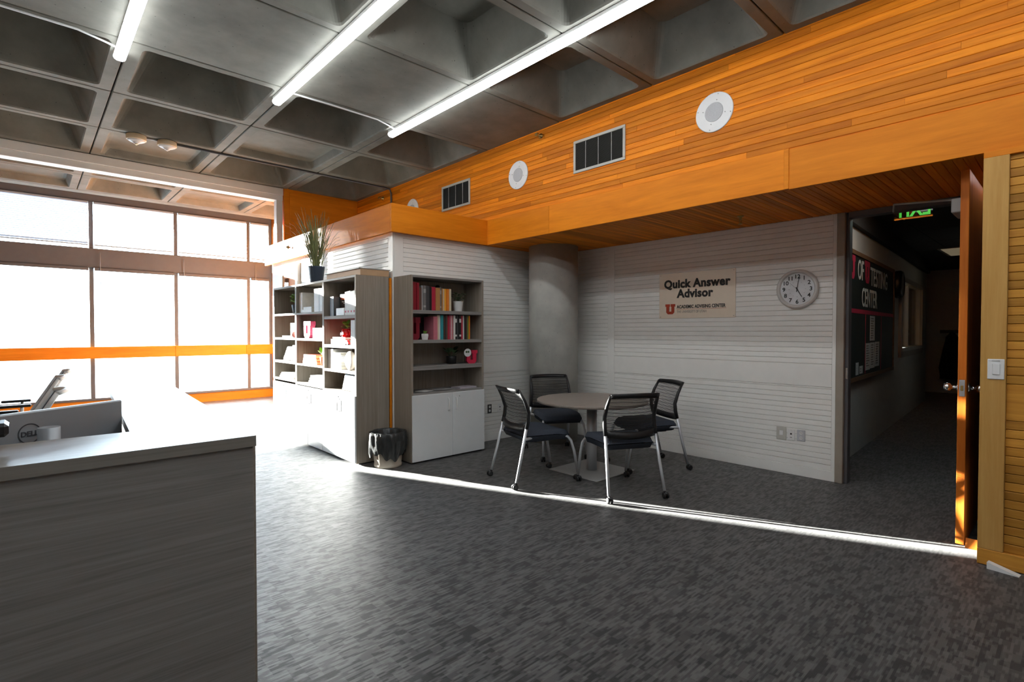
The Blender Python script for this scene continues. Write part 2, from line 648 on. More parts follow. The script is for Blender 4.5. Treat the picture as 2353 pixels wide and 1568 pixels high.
# --- short wall behind the tall bookcase (faces -Y at 5.47), with the sunlit side of the same block (faces -X at 3.17)
ws = struct(B('wall_short', white, None, 3.17, 5.88, 5.47, 5.57, 0, ZS + 0.02))
for z0, z1 in rows(BASE, BAND0 - 0.017) + rows(BAND1, ZS):
    board('board', ws, 'x', 5.47, -1, 3.29, 5.866, z0, z1, white)
board('rail_board', ws, 'x', 5.47, -1, 3.29, 5.866, BAND0 - 0.017, BAND0, white)
board('wide_board', ws, 'x', 5.47, -1, 3.29, 5.866, BAND0, BAND1, white, th=0.016)
B('corner_board', white, ws, 3.17, 3.29, 5.452, 5.47, 0, ZS, 0.003)
struct(B('baseboard_short', white, None, 3.29, 5.858, 5.45, 5.47, 0, BASE, 0.003))
wl = struct(B('wall_block', white, None, 3.17, 3.27, 5.57, 9.60, 0, ZS + 0.02))
for z0, z1 in rows(BASE, BAND0 - 0.017) + rows(BAND1, ZS):
    board('board', wl, 'y', 3.17, -1, 5.56, 8.24, z0, z1, white)
B('corner_board', white, wl, 3.148, 3.17, 5.452, 5.56, 0, ZS, 0.003)
B('wide_board', white, wl, 3.154, 3.17, 5.56, 8.24, BAND0 - 0.017, BAND1, 0.003)
struct(B('wall_block_end', white, None, 3.27, 4.6, 9.50, 9.60, 0, 2.95))

# doorway into the enclosed room, just past the long bookcase
d1 = struct(B('door_1', fasc_y, None, 3.135, 3.168, 8.42, 8.98, 0.01, 2.42, 0.004))
B('door_frame', wbeam, d1, 3.12, 3.17, 8.98, 9.08, 0, 2.58, 0.004)
B('door_frame', wbeam, d1, 3.12, 3.17, 8.32, 8.42, 0, 2.58, 0.004)
B('door_frame', wbeam, d1, 3.12, 3.17, 8.42, 8.98, 2.42, 2.58, 0.004)
B('vision_panel', glass, d1, 3.128, 3.135, 8.72, 8.90, 1.0, 2.36, 0.001)

# --- upper timber wall (faces -X at 4.524)
wu = struct(B('wall_upper', cedar_y, None, 4.53, 4.66, -4.6, 9.3, ZS + 0.01, 4.3))
for z0, z1 in rows(2.972, ZC + 0.04):
    y = 9.1
    while y > -4.5:
        ln = random.uniform(1.1, 3.4)
        ye = max(-4.5, y - ln)
        board('plank', wu, 'y', 4.538, -1, ye, y, z0, z1, cedar_y, ch=0.003, gap=0.0008)
        y = ye

# --- fascia boards wrapping the alcove and the block
fa = struct(B('trim_1', fasc_y, None, 4.51, 4.545, 1.635, 4.235, 2.645, 2.970, 0.002))
B('fascia_board', fasc_y, fa, 4.51, 4.545, 4.237, 5.36, 2.645, 2.970, 0.002)
B('fascia_board', fasc_y, fa, 4.512, 4.545, -1.2, 1.60, 2.640, 2.960, 0.002)
B('cover_strip', fasc_y, fa, 4.506, 4.545, 1.60, 1.637, 2.645, 2.968, 0.002)
B('fascia_board', fasc_y, fa, 4.512, 4.545, -4.6, -1.2, 2.640, 2.960, 0.002)
fb = struct(B('trim_2', fasc_x, None, 3.08, 4.51, 5.36, 5.40, 2.645, 2.970, 0.002))
fc = struct(B('trim_3', fasc_y, None, 3.08, 3.12, 5.40, 9.70, 2.645, 2.970, 0.002))
struct(B('trim_4', fasc_x, None, 3.12, 5.88, 5.40, 5.47, 2.655, 2.70))
struct(B('trim_5', wbeam, None, 3.12, 4.6, 5.47, 9.70, 2.80, 2.88))

# --- soffit of the alcove: narrow planks running away from the room
so = struct(B('ceiling_alcove', cedar_x, None, 4.545, 6.0, 0.43, 5.47, ZS + 0.012, ZS + 0.08))
n = 88
for i in range(n):
    y0 = 0.43 + i * (5.40 - 0.43) / n
    y1 = 0.43 + (i + 1) * (5.40 - 0.43) / n
    prof = [(y0 + .001, ZS + .014), (y0 + .001, ZS + .003), (y0 + .004, ZS), (y1 - .004, ZS), (y1 - .001, ZS + .003), (y1 - .001, ZS + .014)]
    MB().prism(prof, 'x', 4.545, 5.866).build('soffit_plank', cedar_x, so)

# --- oak-clad wall at the right edge (faces -X), with its end post
wr = struct(B('wall_right', oak_y, None, 4.54, 4.66, -4.6, 0.415, 0, ZS))
for z0, z1 in rows(BASE, BAND0) + rows(BAND1, 2.62):
    y = 0.305
    while y > -2.6:
        ye = max(-2.6, y - random.uniform(0.9, 1.6))
        board('plank', wr, 'y', 4.54, -1, ye, y, z0, z1, oak_y, th=0.025)
        y = ye
board('wide_plank', wr, 'y', 4.54, -1, -2.6, 0.305, BAND0, BAND1, oak_y, th=0.025)
B('end_post', oak_v, wr, 4.488, 4.54, 0.305, 0.427, BASE, 2.60, 0.003)
struct(B('baseboard_right', oak_y, None, 4.484, 4.54, -4.6, 0.427, 0.004, BASE, 0.003))
struct(B('trim_6', fasc_y, None, 4.49, 4.545, -4.6, 0.427, 2.60, 2.64, 0.002))
# return of that wall beside the door
struct(B('wall_return', hallceil, None, 4.54, 5.88, 0.36, 0.415, 0, ZS))  # near-black colour stands in for the shadowed gap beside the door

# --- back, left and window-side walls
struct(B('wall_back', whitew, None, -4.7, 4.66, -4.7, -4.6, 0, 4.6))
struct(B('wall_left', whitew, None, -4.7, -4.6, -4.6, 12.7, 0, 4.6))
struct(B('wall_window_side', whitew, None, -4.6, -0.66, 12.58, 12.76, 0, 4.6))
struct(B('wall_bay', fasc_y, None, 4.14, 4.24, 9.60, 12.7, 0, 4.6))
struct(B('wall_bay_corner', whitew, None, 4.24, 5.5, 12.58, 12.76, 0, 4.6))

# --- waffle ceiling: one panel or coffer per cell
XE = [4.55, 3.265, 1.955, 0.655, -0.645, -1.945, -3.245, -4.545]
YE = [-4.6, -3.30, -2.06, -0.82, 0.42, 1.65, 2.865, 4.08, 5.36, 6.61, 7.87, 9.12, 10.42, 11.55]
ce = struct(B('ceiling', darkgap, None, -4.7, 4.6, -4.7, 12.76, 4.46, 4.60))
ledge = struct(B('ceiling_edge', concrete, None, -4.6, 4.55, 11.56, 11.80, ZC, 4.45, 0.01))
struct(B('ceiling_pocket', concrete, None, -4.6, 4.55, 11.80, 12.6, 4.22, 4.46))


def rrect(hx, hy, r, z, k=4):
    out = []
    for cx, cy, a0 in ((hx - r, hy - r, 0), (-hx + r, hy - r, 90), (-hx + r, -hy + r, 180), (hx - r, -hy + r, 270)):
        for i in range(k + 1):
            a = R(a0 + 90 * i / k)
            out.append((cx + r * math.cos(a), cy + r * math.sin(a), z))
    return out


def coffer_mesh(depth):
    """unit cell, 1.29 x 1.24, opening downwards, origin at the underside centre"""
    hx, hy, g = 0.650, 0.625, 0.006
    rings = [rrect(hx - g, hy - g, 0.012, 0.40), rrect(hx - g, hy - g, 0.012, 0.006), rrect(hx - g - .006, hy - g - .006, 0.012, 0.0)]
    if depth > 0:
        rings += [rrect(hx - .105, hy - .085, 0.055, 0.0), rrect(hx - .117, hy - .097, 0.06, 0.014)]
        ins = 0.40 * depth
        rings += [rrect(hx - .117 - ins * .9, hy - .097 - ins * .9, 0.09, depth * .92), rrect(hx - .15 - ins, hy - .13 - ins, 0.07, depth)]
    nn = len(rings[0])
    v = [p for rg in rings for p in rg]
    f = []
    for i in range(len(rings) - 1):
        f += [(i * nn + k, i * nn + (k + 1) % nn, (i + 1) * nn + (k + 1) % nn, (i + 1) * nn + k) for k in range(nn)]
    f.append(tuple(range((len(rings) - 1) * nn, len(rings) * nn)))
    f.append(tuple(range(nn - 1, -1, -1)))
    mb = MB().add(v, f)
    return mb


proto = {}
SHALLOW = {(2, 9), (1, 8), (3, 11), (1, 11)}
for ix in range(len(XE) - 1):
    for iy in range(len(YE) - 1):
        x1, x0, y0, y1 = XE[ix], XE[ix + 1], YE[iy], YE[iy + 1]
        k = 'flat_panel' if iy == 7 else ('shallow_coffer' if (ix, iy - 1) in SHALLOW else 'coffer')
        dpt = {'flat_panel': 0, 'shallow_coffer': 0.10, 'coffer': 0.53}[k]
        if k not in proto:
            o = coffer_mesh(dpt).build(k, concrete, ce)
            proto[k] = o
        else:
            o = proto[k].copy()
            col.objects.link(o)
        o.location = ((x0 + x1) / 2, (y0 + y1) / 2, ZC)
        o.scale = ((x1 - x0) / 1.30, (y1 - y0) / 1.25, 1)

# white frame of the glazed screen in front of the window bay
bm_ = thing('screen_frame', 'white enamelled overhead beam and post crossing below the concrete ceiling', 'beam', (0, 9.1, 0))
B('beam', wbeam, bm_, -4.55, 3.19, 0.0, 0.12, 3.775, 3.893, 0.004)
B('lower_track', wbeam, bm_, -4.55, 3.19, 0.02, 0.20, 3.69, 3.775, 0.004)
B('post', wbeam, bm_, 3.085, 3.185, 0.02, 0.14, 2.971, 3.69, 0.004)

# timber closet front above the block
cl = struct(B('wall_closet', fasc_x, None, 3.21, 4.53, 9.12, 9.40, 2.90, ZC + .05, 0.003))
B('closet_panel', fasc_x, cl, 3.30, 4.50, 9.108, 9.12, 3.0, 3.86, 0.003)

# ------------------------------------------------------------------ windows
WY = 12.64
w1 = struct(B('window_1', winframe, None, -0.66, 4.14, WY - 0.05, WY + 0.07, 3.925, 4.22))
MX = [-0.63, 0.905, 2.262, 3.645, 4.11]
for x in MX:
    B('mullion', winframe, w1, x - .034, x + .034, WY - .05, WY + .06, 0.19, 3.925, 0.003)
B('transom', winframe, w1, -.66, 4.14, WY - .07, WY + .07, 2.69, 3.055, 0.004)
B('sill', winframe, w1, -.66, 4.14, WY - .10, WY + .07, 0.19, 0.235, 0.004)
B('base_panel', fasc_x, w1, -.66, 4.14, WY - .06, WY + .07, 0.0, 0.19, 0.004)
for i in range(4):
    a, b = MX[i] + .029, MX[i + 1] - .029
    B('pane', glass, w1, a, b, WY, WY + .006, 0.235, 2.69)
    B('pane', glass, w1, a, b, WY, WY + .006, 3.055, 3.925)
# timber guard rail across the windows
gr = thing('guard_rail', 'orange timber rail running across the bright windows', 'rail', (0, WY - .13, 0))
B('rail_board', fasc_x, gr, -.66, 2.22, -.02, .03, 0.985, 1.205, 0.004)
B('rail_board', fasc_x, gr, 2.222, 3.56, -.02, .03, 0.985, 1.205, 0.004)
B('rail_board', fasc_x, gr, 3.562, 4.14, -.02, .03, 0.985, 1.205, 0.004)
for x in MX[:4]:
    B('bracket', winframe, gr, x - .02, x + .02, .03, .08, 1.03, 1.16)

ordw = ['leftmost', 'second from the left', 'third from the left', 'rightmost']
for i in range(4):
    a, b = MX[i] + .045, MX[i + 1] - .045
    t = thing('venetian_blind', 'pale slatted blind half open in the upper window, ' + ordw[i], 'blind', (0, WY - .075, 0), group='blinds in the upper windows')
    B('head_rail', slat, t, a, b, -.02, .02, 3.885, 3.92, .002)
    mb = MB()
    z = 3.87
    while z > 3.14:
        e = (-.014, .001, .004, .004)[i]          # leftmost blind tilted shut against the sun
        w_ = (.0165, .018, .019, .019)[i]
        mb.add([(a, -w_, z - e), (b, -w_, z - e), (b, w_, z + e), (a, w_, z + e)], [(0, 1, 2, 3)])
        mb.add([(a, -w_, z - e - .0015), (b, -w_, z - e - .0015), (b, w_, z + e - .0015), (a, w_, z + e - .0015)], [(3, 2, 1, 0)])
        z -= .036
    tag(mb.build('slats', slat, t), kind='stuff')
    B('bottom_rail', slat, t, a, b, -.018, .018, 3.105, 3.125, .002)
    t2 = thing('raised_blind', 'dark head box of a drawn-up blind above the tall window, ' + ordw[i], 'blind', (0, WY - .10, 0), group='drawn-up blinds of the tall windows')
    B('head_box', winframe, t2, a, b, -.02, .03, 2.635, 2.688, .003)
    MB().tube([(a + .08, -.03, 2.98), (a + .085, -.03, 2.35)], .006, 6).build('tilt_wand', slat, t2)

# outdoors
struct(B('ground_outside', mat('pale_paving', (0.55, 0.55, 0.54), 0.8, var=0.1, scale=(.6, .6, .6)), None, -40, 40, 12.8, 90, -0.6, -0.5))
struct(B('eave_outside', concrete, None, -6, 8, 12.76, 13.1, 3.97, 4.35, 0.02))
bl = thing('building', 'pale distant building faintly seen through the leftmost tall window', 'building', (-7.5, 42, -.5))
B('wall', whitew, bl, -9, 6.2, 0, 8, 0, 4.9)
for k in range(2):
    B('window_band', mat('blue_grey_glazing', (0.16, 0.24, 0.34), 0.2), bl, -8.5, 6.0, -.03, 0, .9 + 2.3 * k, 2.2 + 2.3 * k)

# ------------------------------------------------------------------ hallway beyond the open door
HS = 0.0586


def hy(x):
    return 1.76 + HS * (x - 5.96)


def hp(x, z, d=0.0):
    """point on the slanted hall wall, d = distance out from it (towards the hall)"""
    return (x + d * HS, hy(x) - d, z)


def hquad(mb, x0, x1, z0, z1, d0, d1):
    v = [hp(x, z, d) for d in (d0, d1) for x, z in ((x0, z0), (x1, z0), (x1, z1), (x0, z1))]
    return mb.add(v, [(0, 1, 2, 3), (7, 6, 5, 4), (0, 4, 5, 1), (1, 5, 6, 2), (2, 6, 7, 3), (3, 7, 4, 0)])


WX0, WX1, WZ0, WZ1 = 10.70, 13.25, 1.16, 2.33
wh = MB()
hquad(wh, 5.96, WX0, 0, 2.74, -.12, 0)
hquad(wh, WX0, WX1, 0, WZ0, -.12, 0)
hquad(wh, WX0, WX1, WZ1, 2.74, -.12, 0)
hquad(wh, WX1, 14.3, 0, 2.74, -.12, 0)
struct(wh.build('wall_hall_left', hallw))
struct(hquad(MB(), 5.96, 14.3, 2.74, 3.02, -.12, .06).build('trim_7', hallceil))
struct(B('baseboard_hall', black, None, 6.0, 6.02, 1.60, 1.755, 0, .1))
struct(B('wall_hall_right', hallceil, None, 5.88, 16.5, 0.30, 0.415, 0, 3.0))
struct(B('wall_hall_end', hallw, None, 16.4, 16.5, 0.415, 4.0, 0, 3.0))
hn = struct(B('wall_hall_niche', hallw, None, 14.3, 16.4, 2.60, 2.70, 0, 3.0))
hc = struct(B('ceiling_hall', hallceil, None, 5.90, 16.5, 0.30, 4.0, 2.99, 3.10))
for i in range(8):
    for j in range(3):
        B('ceiling_tile', hallceil, hc, 6.05 + i * 1.22, 7.25 + i * 1.22, .42 + j * .6, 1.0 + j * .6, 2.978, 2.992, .004)
# room seen through the hall window
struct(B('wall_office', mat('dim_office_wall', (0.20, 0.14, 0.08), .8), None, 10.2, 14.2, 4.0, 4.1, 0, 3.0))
struct(B('wall_office_side', hallw, None, 14.2, 14.3, 2.30, 4.0, 0, 3.0))
wnd = thing('framed_picture', 'orange and white picture glimpsed through the hall window', 'picture', (12.0, 3.97, 1.1))
B('frame', black, wnd, 0, .95, 0, .03, 0, 1.15)
B('print', mat('glowing_orange_print', (0.6, 0.2, 0.03), .6, emit=(1, .35, .06), es=.05, var=.6, scale=(4, 4, 4)), wnd, .06, .89, -.006, 0, .06, 1.09)  # faint glow added to the print, which is no lamp
w2 = struct(hquad(MB(), WX0, WX1, WZ0 - .0, WZ0 + .06, -.12, .05).build('window_2', hallw))
for (x0, x1, z0, z1) in ((WX0 - .10, WX0, WZ0 - .10, WZ1 + .08), (WX1, WX1 + .10, WZ0 - .10, WZ1 + .08), (WX0 - .1, WX1 + .1, WZ1, WZ1 + .08), (WX0 - .1, WX1 + .1, WZ0 - .1, WZ0)):
    hquad(MB(), x0, x1, z0, z1, 0, .045).build('window_frame', greyp, w2)
hquad(MB(), WX0 + 1.15, WX0 + 1.22, WZ0, WZ1, -.10, -.02).build('window_mullion', greyp, w2)
hquad(MB(), WX0, WX1, WZ0, WZ1, -.07, -.064).build('pane', glass, w2)
for x0, x1 in ((14.32, 14.75), (15.1, 15.9)):
    struct(B('door_2' if x0 < 15 else 'door_3', black, None, x0, x1, 2.55, 2.60, 0, 2.2, .01))

# door frame of the opening
df = struct(B('trim_8', mat('brown_grey_jamb', (0.32, 0.28, 0.23), .5), None, 5.845, 6.0, 1.555, 1.623, 0, ZS, 0.004))
B('door_stop', winframe, df, 5.89, 5.98, 1.525, 1.555, 0, ZS, 0.003)
B('head_frame', winframe, df, 5.86, 5.98, 0.50, 1.53, 2.60, ZS, 0.003)
B('strike_plate', chrome, df, 5.885, 5.889, 1.530, 1.550, 1.03, 1.14)

# the open door leaf, swung into the room
dl = thing('open_door', 'heavy red-orange timber door standing open, seen on its latch edge', 'door', (5.80, 0.545, 0.012))
DX = -1.04
B('leaf', [door_wood], dl, DX, 0, -.024, .024, 0, 2.60, .003)
lp = B('latch_plate', chrome, dl, DX - .003, DX + .002, -.015, .015, 1.035, 1.15)
B('latch_bolt', brass, lp, DX - .016, DX - .002, -.007, .007, 1.075, 1.11)
for sg in (-1, 1):
    k = MB()
    k.lathe([(.034, 0), (.034, .008), (.012, .014), (.011, .040), (.026, .050), (.030, .066), (.024, .082), (.010, .086)], n=18, axis='y')
    o = k.build('knob', chrome, dl, loc=(DX + .075, .024 * sg, 1.09), rot=(0, 0, 0 if sg > 0 else PI))
hz = MB().box(-.02, .012, .024, .036, .3, .42).build('hinge', winframe, dl)
for z in (1.25, 2.2):
    h2 = hz.copy()
    h2.location.z = z - .3
    col.objects.link(h2)
cb = B('closer_body', greyp, dl, -.96, -.66, .024, .085, 2.33, 2.43, .006)
MB().tube([(-.80, .07, 2.45), (-.45, .52, 2.55), (.03, .62, 2.58)], .009, 6).build('closer_arm', greyp, dl)
MB().prism([(-1.05, -.012), (-1.02, .05), (-1.0, -.012)], 'y', -.10, -.03).build('kick_stop', door_wood, dl)

# EXIT sign: edge-lit panel, seen from behind
ex = thing('exit_sign', 'edge-lit green exit sign hanging in the dark hallway, seen from behind', 'sign', (7.2, 1.26, .0))
B('canopy', winframe, ex, -.03, .03, -.15, .15, 2.950, 2.977)
B('acrylic_panel', glass, ex, -.004, .004, -.17, .17, 2.745, 2.950)
text('lettering', 'EXIT', 0.21, greenlit, ex, (-.006, .0, 2.775), (0, -1, 0), (0, 0, 1), 'CENTER', bold=.006, mirror=True, sx=.72)

# ceiling light in the hall
hl = thing('ceiling_light', 'dim square recessed light panel in the hallway ceiling', 'light', (12.6, 1.45, 2.976))
B('frame', greyp, hl, -.62, .62, -.30, .30, -.012, 0)
B('lens', hallpanel, hl, -.57, .57, -.25, .25, -.018, -.012)

hall_fill = dup(hl, (6.95, 1.15, 2.976), 0, 'unseen fill light added inside the doorway to brighten the hallway')  # added fill light, out of view behind the door head, brightens the hall
for c_ in list(hall_fill.children):
    if c_.name.startswith('lens'):
        c_.data = c_.data.copy()
        c_.data.materials.clear()
        c_.data.materials.append(fill_lens)
# black notice board with letters and papers
nb = thing('notice_board', 'large black wall board lettered in white with two red letters, in the hallway', 'board', (0, 0, 0))
hquad(MB(), 6.75, 9.87, .93, 2.42, .004, .03).build('panel', chalk, nb)
for x0, x1, z0, z1 in ((6.72, 9.90, 2.40, 2.45), (6.72, 9.90, .90, .95), (9.85, 9.90, .95, 2.40)):
    hquad(MB(), x0, x1, z0, z1, .004, .042).build('frame_bar', wood('walnut_frame', (.13, .07, .035), (.2, .11, .06), 'x'), nb)
hr = Vector((1, HS, 0)).normalized()
hu = (0, 0, 1)


def hpt(x, z):
    return hp(x, z, .0315)


text('lettering', 'OF', .34, whiteink, nb, hpt(7.32, 2.13), hr, hu, bold=.003, sx=.78)
text('lettering', 'TESTING', .34, whiteink, nb, hpt(8.08, 2.10), hr, hu, bold=.003, sx=.92)
text('lettering', 'CENTER', .33, whiteink, nb, hpt(7.56, 1.81), hr, hu, bold=.003, sx=.80)
for xc in (7.03, 7.88):
    u_mesh(MB(), .30, .28, lambda a, b_, t: hp(xc + a, 2.11 + b_, .030 + t), .003).build('red_letter', crim, nb)
hquad(MB(), 6.76, 9.84, 1.715, 1.765, .030, .033).build('red_stripe', crim, nb)
for x in (7.80, 8.86):
    hquad(MB(), x, x + .02, .96, 1.715, .030, .032).build('red_stripe', crim, nb)
ppr = [(8.09, 8.40, 1.375, 1.70, 'single sheet pinned below the red stripe'), (7.82, 8.10, 1.00, 1.345, 'left sheet of the lower row of three'), (8.13, 8.41, 1.01, 1.35, 'middle sheet of the lower row of three'), (8.45, 8.74, 1.02, 1.355, 'right sheet of the lower row of three'), (7.27, 7.42, .97, 1.12, 'small card left in the bottom corner'), (7.47, 7.66, .975, 1.07, 'small card right in the bottom corner')]
for x0, x1, z0, z1, ds in ppr:
    pt = thing('notice', ds + ' of the black wall board', 'paper', (0, 0, 0), group='papers on the notice board')
    hquad(MB(), x0, x1, z0, z1, .030, .0325).build('sheet', paper, pt)
    mb = MB()
    k = 0
    z = z1 - .03
    while z > z0 + .03:
        hquad(mb, x0 + .04, x1 - random.uniform(.05, .14), z - .008, z, .0325, .0335)
        z -= .032
    tag(mb.build('print_lines', inkm, pt), kind='stuff')
# black clock on the hall wall
bc = thing('hall_clock', 'black-rimmed round clock hung on the hallway wall past the board', 'clock', hp(10.12, 2.24, 0), rz=math.atan(HS))
MB().lathe([(.20, 0), (.215, -.03), (.215, -.09), (.19, -.12), (.175, -.12), (.175, -.10)], (0, 0, 0), 32, 'y').build('case', black, bc)
MB().lathe([(.174, -.108), (.174, -.104)], (0, 0, 0), 32, 'y').build('dial', greyp, bc)
# coat on a hook at the far end
cg = thing('hook_rail', 'dark wall rail with coat hooks at the far end of the hallway', 'coat rack', (16.38, 1.95, 1.45))
B('rail', black, cg, -.03, 0, -.35, .35, 0, .08)
MB().tube([(-.03, .1, .03), (-.09, .1, .0), (-.10, .1, .05)], .012, 6).build('hook', black, cg)
cw = MB()
cw.lathe([(.20, 0), (.22, .25), (.17, .7), (.12, 1.0), (.03, 1.12)], (0, 0, 0), 14, wob=lambda a, j: 1 + .18 * math.cos(4 * a + j))
tag(cw.build('hanging_coat', coat, None, (16.20, 2.05, .36)), 'black coat hanging from the hook at the hallway end', 'coat')
fr2 = thing('wall_mirror', 'tall dark framed panel on the end wall of the hallway', 'picture', (16.385, 1.25, 1.35))
B('frame', black, fr2, -.03, 0, -.2, .2, 0, 1.0)
B('pane', greyp, fr2, -.034, -.03, -.16, .16, .05, .95)

# ------------------------------------------------------------------ column
co = MB().lathe([(.337, 0), (.337, ZS)], (0, 0, 0), 56)
struct(co.build('wall_column', concrete_c, None, (5.34, 4.93, 0)))

# ------------------------------------------------------------------ ceiling fittings
seg = 1.295
names = ['leftmost of the three', 'middle of the three', 'rightmost of the three, nearest the timber wall']
for i, x in enumerate((0.615, 1.915, 3.235)):
    t = thing('strip_light', 'glowing white strip light under the concrete ceiling, ' + names[i], 'light', (x, 5.63, 0), group='ceiling strip lights')
    for k in range(6):
        y1 = -k * seg
        y0 = y1 - seg + .004
        B('housing', whitep, t, -.040, .040, y0, y1, 3.865, 3.897, .003)
        prof = [(-.042, 3.864), (-.044, 3.848), (-.036, 3.832), (-.018, 3.822), (.018, 3.822), (.036, 3.832), (.044, 3.848), (.042, 3.864)]
        ln = MB().prism(prof, 'y', y0 + .006, y1 - .006).build('lens', lampm, t)
        MB().prism([(q * 1.04, (z - 3.864) * 1.04 + 3.864) for q, z in prof], 'y', y1 - .006, y1 + .002).build('end_cap', whitep, ln)
    if i:
        continue
for x0, x1, nm in ((-1.9, .57, 'leftmost'), (.66, 1.87, 'middle'), (1.98, 3.19, 'right-hand')):
    pts = [(x0, 5.40, 3.893), ((x0 + x1) / 2 - .2, 5.39, 3.890), (x1 - .25, 5.41, 3.889), (x1 - .08, 5.46, 3.880), (x1, 5.48, 3.872)]
    if nm == 'middle':
        continue
    tag(MB().tube(pts, .008, 6).build('cable', whitep), 'thin pale cable clipped along a ceiling joint, ' + nm + ' of the strip light wiring', 'cable', 'ceiling cables')
for x, nm, inner in ((1.015, 'left', True), (1.335, 'right', False)):
    t = thing('smoke_detector', 'round cream ceiling detector with white dome, ' + nm + ' one of the pair', 'detector', (x, 7.87, ZC), group='ceiling detectors')
    MB().lathe([(.098, -.062), (.105, -.055), (.105, -.006), (.10, 0)], (0, 0, -.002), 28).build('base', cream, t)
    dm = MB().lathe([(.012, -.106), (.030, -.100), (.034, -.088), (.070, -.078), (.092, -.066), (.092, -.058)], (0, 0, -.002), 24).build('dome', whitep, t)
    MB().lathe([(.010, -.114), (.016, -.107), (.016, -.104)], (0, 0, -.002), 12).build('lamp', brass if inner else whitep, dm)
tag(MB().tube([(1.12, 7.87, 3.888), (1.23, 7.87, 3.888)], .010, 6).build('conduit', greyp), 'short grey conduit joining the two ceiling detectors', 'conduit')
tag(MB().tube([(1.44, 7.87, 3.886), (2.4, 7.875, 3.886), (4.40, 7.88, 3.885), (4.49, 7.86, 3.87), (4.50, 7.84, 3.80), (4.505, 7.83, 2.99)], .014, 8).build('dark_conduit', winframe), 'dark conduit running along the ceiling and down the timber wall', 'conduit')

# ------------------------------------------------------------------ things on the upper timber wall
FX = 4.523
for y, z, nm in ((2.232, 3.450, 'nearest the camera, right of the large vent'), (4.771, 3.445, 'between the two vents'), (7.214, 3.425, 'half hidden behind the corner fascia')):
    t = thing('ceiling_speaker', 'round white speaker plate on the timber wall, ' + nm, 'speaker', (FX, y, z), group='wall speakers')
    MB().lathe([(.168, -.010), (.174, -.006), (.174, 0)], (0, 0, 0), 40, 'x').build('plate', whitep, t)
    MB().lathe([(.082, -.014), (.085, -.009)], (0, 0, 0), 32, 'x').build('grille', meshgrey, t)
    for k in range(4):
        for r_ in (.105, .155):
            a = k * PI / 2 + .25
            MB().lathe([(.004, -.014), (.004, -.009)], (0, r_ * math.cos(a), r_ * math.sin(a)), 8, 'x').build('screw', greyp, t)
for y0, y1, nm in ((3.175, 3.865, 'large, between two round speakers'), (5.733, 6.40, 'smaller looking, nearer the corner')):
    t = thing('wall_vent', 'rectangular grey louvred vent in the timber wall, ' + nm, 'vent', (FX, (y0 + y1) / 2, 3.258), group='wall vents')
    h = (y1 - y0) / 2
    H = .358
    for a, b, c, d in ((-h, h, 0, .030), (-h, h, H - .030, H), (-h, -h + .030, .03, H - .03), (h - .030, h, .03, H - .03)):
        B('frame_bar', mat('vent_frame', (.50, .49, .44), .45), t, -.014, 0, a, b, c, d, .003)
    B('backing', black, t, -.004, 0, -h + .03, h - .03, .03, H - .03)
    for k in range(1, 4):
        yy = -h + k * 2 * h / 4
        B('divider', greyp, t, -.010, -.004, yy - .004, yy + .004, .03, H - .03)
    mb = MB()
    z = .036
    while z < H - .034:
        mb.add([(-.011, -h + .03, z), (-.011, h - .03, z), (-.004, h - .03, z + .008), (-.004, -h + .03, z + .008)], [(0, 1, 2, 3)])
        z += .0105
    tag(mb.build('louvres', mat('louvre_dark', (.055, .055, .05), .5), t), kind='stuff')


def sprinkler(label, loc, rot):
    t = thing('sprinkler', label, 'sprinkler', loc, group='sprinkler heads')
    t.rotation_euler = rot
    MB().lathe([(.032, 0), (.032, .006), (.014, .012), (.012, .040)], n=14).build('body', brass, t)
    MB().tube([(-.016, 0, .04), (-.020, 0, .058), (0, 0, .078), (.020, 0, .058), (.016, 0, .04)], .004, 6).build('yoke', brass, t)
    MB().lathe([(.022, .078), (.022, .082)], n=12).build('deflector', brass, t)
    return t


sprinkler('brass sprinkler head near the ceiling on the timber wall, above the large vent', (FX, 4.38, 3.822), (0, -PI / 2, 0))
sprinkler('brass sprinkler head on the shaded timber wall at the far corner', (FX, 8.15, 3.78), (0, -PI / 2, 0))
sprinkler('sprinkler head on the sunlit fascia above the long bookcase', (3.08, 8.59, 2.84), (0, -PI / 2, 0))
sprinkler('dark sprinkler head hanging from the alcove soffit', (5.27, 2.32, ZS), (PI, 0, 0))

# ------------------------------------------------------------------ sign, clock, outlets
CX = 5.866
sg_ = thing('advisor_sign', 'cream wall sign reading Quick Answer Advisor beside the clock', 'sign', (CX, 3.11, 1.657))
B('board', signm, sg_, -.008, 0, -.482, .487, 0, .555, .002)
rt, upv = (0, -1, 0), (0, 0, 1)


def sx_(u, v):
    return (-.0095, .487 - u, v)     # u from the left edge of the sign


text('lettering', 'Quick Answer', .138, inkm, sg_, sx_(.487, .375), rt, upv, 'CENTER', bold=.0060, sx=.98)
text('lettering', 'Advisor', .138, inkm, sg_, sx_(.475, .255), rt, upv, 'CENTER', bold=.0060, sx=.98)
text('lettering', 'ACADEMIC ADVISING CENTER', .055, inkm, sg_, sx_(.245, .122), rt, upv, 'LEFT', bold=.0016, sx=.78)
text('lettering', 'THE UNIVERSITY OF UTAH', .044, greyink, sg_, sx_(.245, .066), rt, upv, 'LEFT', sx=.72)
u_mesh(MB(), .135, .125, lambda a, b, t: (-.008 - t, .487 - (.155 + a), .052 + b), .0025).build('red_letter', redink, sg_)
B('red_rule', redink, sg_, -.0095, -.008, -.375, .242, .108, .111)
for u in (.02, .949):
    for v in (.02, .535):
        MB().lathe([(.004, -.011), (.005, -.008)], (0, .487 - u, v), 8, 'x').build('screw', greyp, sg_)

